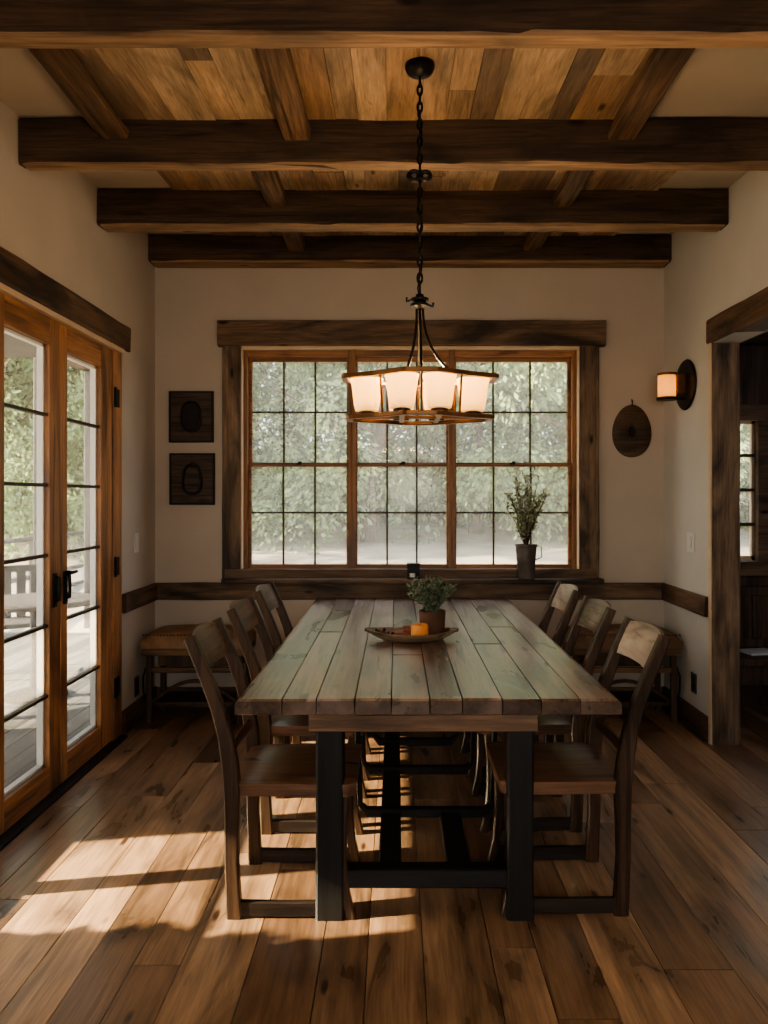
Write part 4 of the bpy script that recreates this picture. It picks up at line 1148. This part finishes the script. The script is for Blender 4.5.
def make_bush():
    rr = random.Random(31); t = thing('bush', (0, 0, 0), 'x', 'bush')
    tk = MB()
    for k in range(6):
        a = 2 * PI * k / 6; tk.tube([(0.05 * math.cos(a), 0.05 * math.sin(a), 0), (0.3 * math.cos(a), 0.3 * math.sin(a), 0.6), (0.5 * math.cos(a + .4), 0.5 * math.sin(a + .4), 1.2)], [0.025, 0.018, 0.008], 5)
    link('stem', tk, 'bark', t)
    lf = MB()
    for k in range(9000):
        d = Vector((rr.gauss(0, 1), rr.gauss(0, 1), rr.gauss(0, 1))).normalized()
        q = (0.5 + 0.5 * rr.random() ** 0.6) * (1 + 0.35 * noise.noise(d * 2.4))
        p = Vector((d.x * 0.95 * q, d.y * 0.8 * q, max(0.03, 0.75 + d.z * 0.85 * q)))
        lf.leaf(p, (d.x, d.y, d.z - 0.2), rr.uniform(0.07, 0.15), rr.uniform(0.04, 0.08), rr.random())
    link('foliage', lf, 'leaf_tree', t)
    return t
b0 = make_bush()
for i, (x, y, sc_) in enumerate(((-6.9, 19.2, 1.2), (-5.4, 19.4, 1.0), (-3.3, 19.1, 1.2), (-1.1, 19.3, 1.1), (0.6, 19.2, 1.1), (2.4, 19.6, 1.2), (4.7, 19.2, 1.1), (7.0, 19.0, 1.2), (8.8, 18.3, 1.0))):
    o = b0 if i == 0 else copy_tree(b0)
    o.location = (x, y, gz_(x, y) - 0.05); o.rotation_euler = (0, 0, i * 1.3); o.scale = (sc_,) * 3
    o['label'] = 'low leafy bush along the edge of the woods outside the wide window'; o['group'] = 'bushes outside the wide window'

# ------------------------------------------------------------------ light
w = bpy.data.worlds.new('sky'); bpy.context.scene.world = w; w.use_nodes = True
nt = w.node_tree; nt.nodes.clear()
sk = nt.nodes.new('ShaderNodeTexSky'); sk.sky_type = 'NISHITA'; sk.sun_disc = False
sk.sun_elevation = math.radians(25); sk.sun_rotation = math.radians(-90); sk.dust_density = 3.0; sk.air_density = 1.2
mx = nt.nodes.new('ShaderNodeMix'); mx.data_type = 'RGBA'; mx.inputs[0].default_value = 0.55
nt.links.new(sk.outputs[0], mx.inputs[6]); mx.inputs[7].default_value = (6.2, 6.3, 7.0, 1)
bg = nt.nodes.new('ShaderNodeBackground'); bg.inputs[1].default_value = 0.30
nt.links.new(mx.outputs[2], bg.inputs[0])
ow = nt.nodes.new('ShaderNodeOutputWorld'); nt.links.new(bg.outputs[0], ow.inputs[0])

sl = bpy.data.lights.new('sun', 'SUN'); sl.energy = 14.0; sl.color = (1.0, 0.80, 0.54); sl.angle = math.radians(0.9)
so = bpy.data.objects.new('sun', sl); C.objects.link(so)
so.rotation_euler = Vector((1.0, 0.17, -0.47)).to_track_quat('-Z', 'Y').to_euler()
so.location = (-8, 2, 5)

rl_ = bpy.data.lights.new('room_lamp', 'POINT'); rl_.energy = 30; rl_.color = (1.0, 0.84, 0.64); rl_.shadow_soft_size = 0.35  # fill added behind the camera, not a lamp of the room
ro = bpy.data.objects.new('room_lamp', rl_); C.objects.link(ro); ro.location = (0.2, -1.0, 1.7)
nl = bpy.data.lights.new('next_room_lamp', 'POINT'); nl.energy = 7; nl.color = (0.9, 0.92, 1.0); nl.shadow_soft_size = 0.3  # fill added to lift the dark next room, no visible source
no = bpy.data.objects.new('next_room_lamp', nl); C.objects.link(no); no.location = (3.4, 2.6, 1.9)
def portal(name, loc, rot, sx, sy):
    l = bpy.data.lights.new(name, 'AREA'); l.shape = 'RECTANGLE'; l.size = sx; l.size_y = sy; l.cycles.is_portal = True
    o = bpy.data.objects.new(name, l); C.objects.link(o); o.location = loc; o.rotation_euler = rot
portal('window_portal', (0.1, YB + T + 0.02, 1.74), (-PI / 2, 0, 0), 2.4, 1.6)
portal('door_portal', (XL - T - 0.02, 3.1, 1.2), (0, -PI / 2, 0), 2.4, 2.6)
portal('front_portal', (0.1, YF - T - 0.02, 1.6), (PI / 2, 0, 0), 2.2, 1.4)

# ------------------------------------------------------------------ camera
cam = bpy.data.cameras.new('camera'); co = bpy.data.objects.new('camera', cam); C.objects.link(co)
co.location = (0, 0, CAM_Z); co.rotation_euler = (PI / 2, 0, 0)
cam.sensor_fit = 'AUTO'; cam.sensor_width = 36; cam.lens = 725 * 36 / 1024
cam.shift_x = -12 / 1024; cam.shift_y = -15 / 1024
cam.dof.use_dof = True; cam.dof.focus_distance = 3.3; cam.dof.aperture_fstop = 4.0
cam.clip_start = 0.05; cam.clip_end = 200
S = bpy.context.scene
S.camera = co
S.view_settings.view_transform = 'AgX'
S.view_settings.look = 'AgX - Medium High Contrast'
S.view_settings.exposure = 1.4
S.cycles.use_denoising = True
S.cycles.sample_clamp_indirect = 6.0
S.cycles.max_bounces = 10; S.cycles.diffuse_bounces = 5; S.cycles.transparent_max_bounces = 16
for o in bpy.data.objects:
    if '_o' in o: del o['_o']
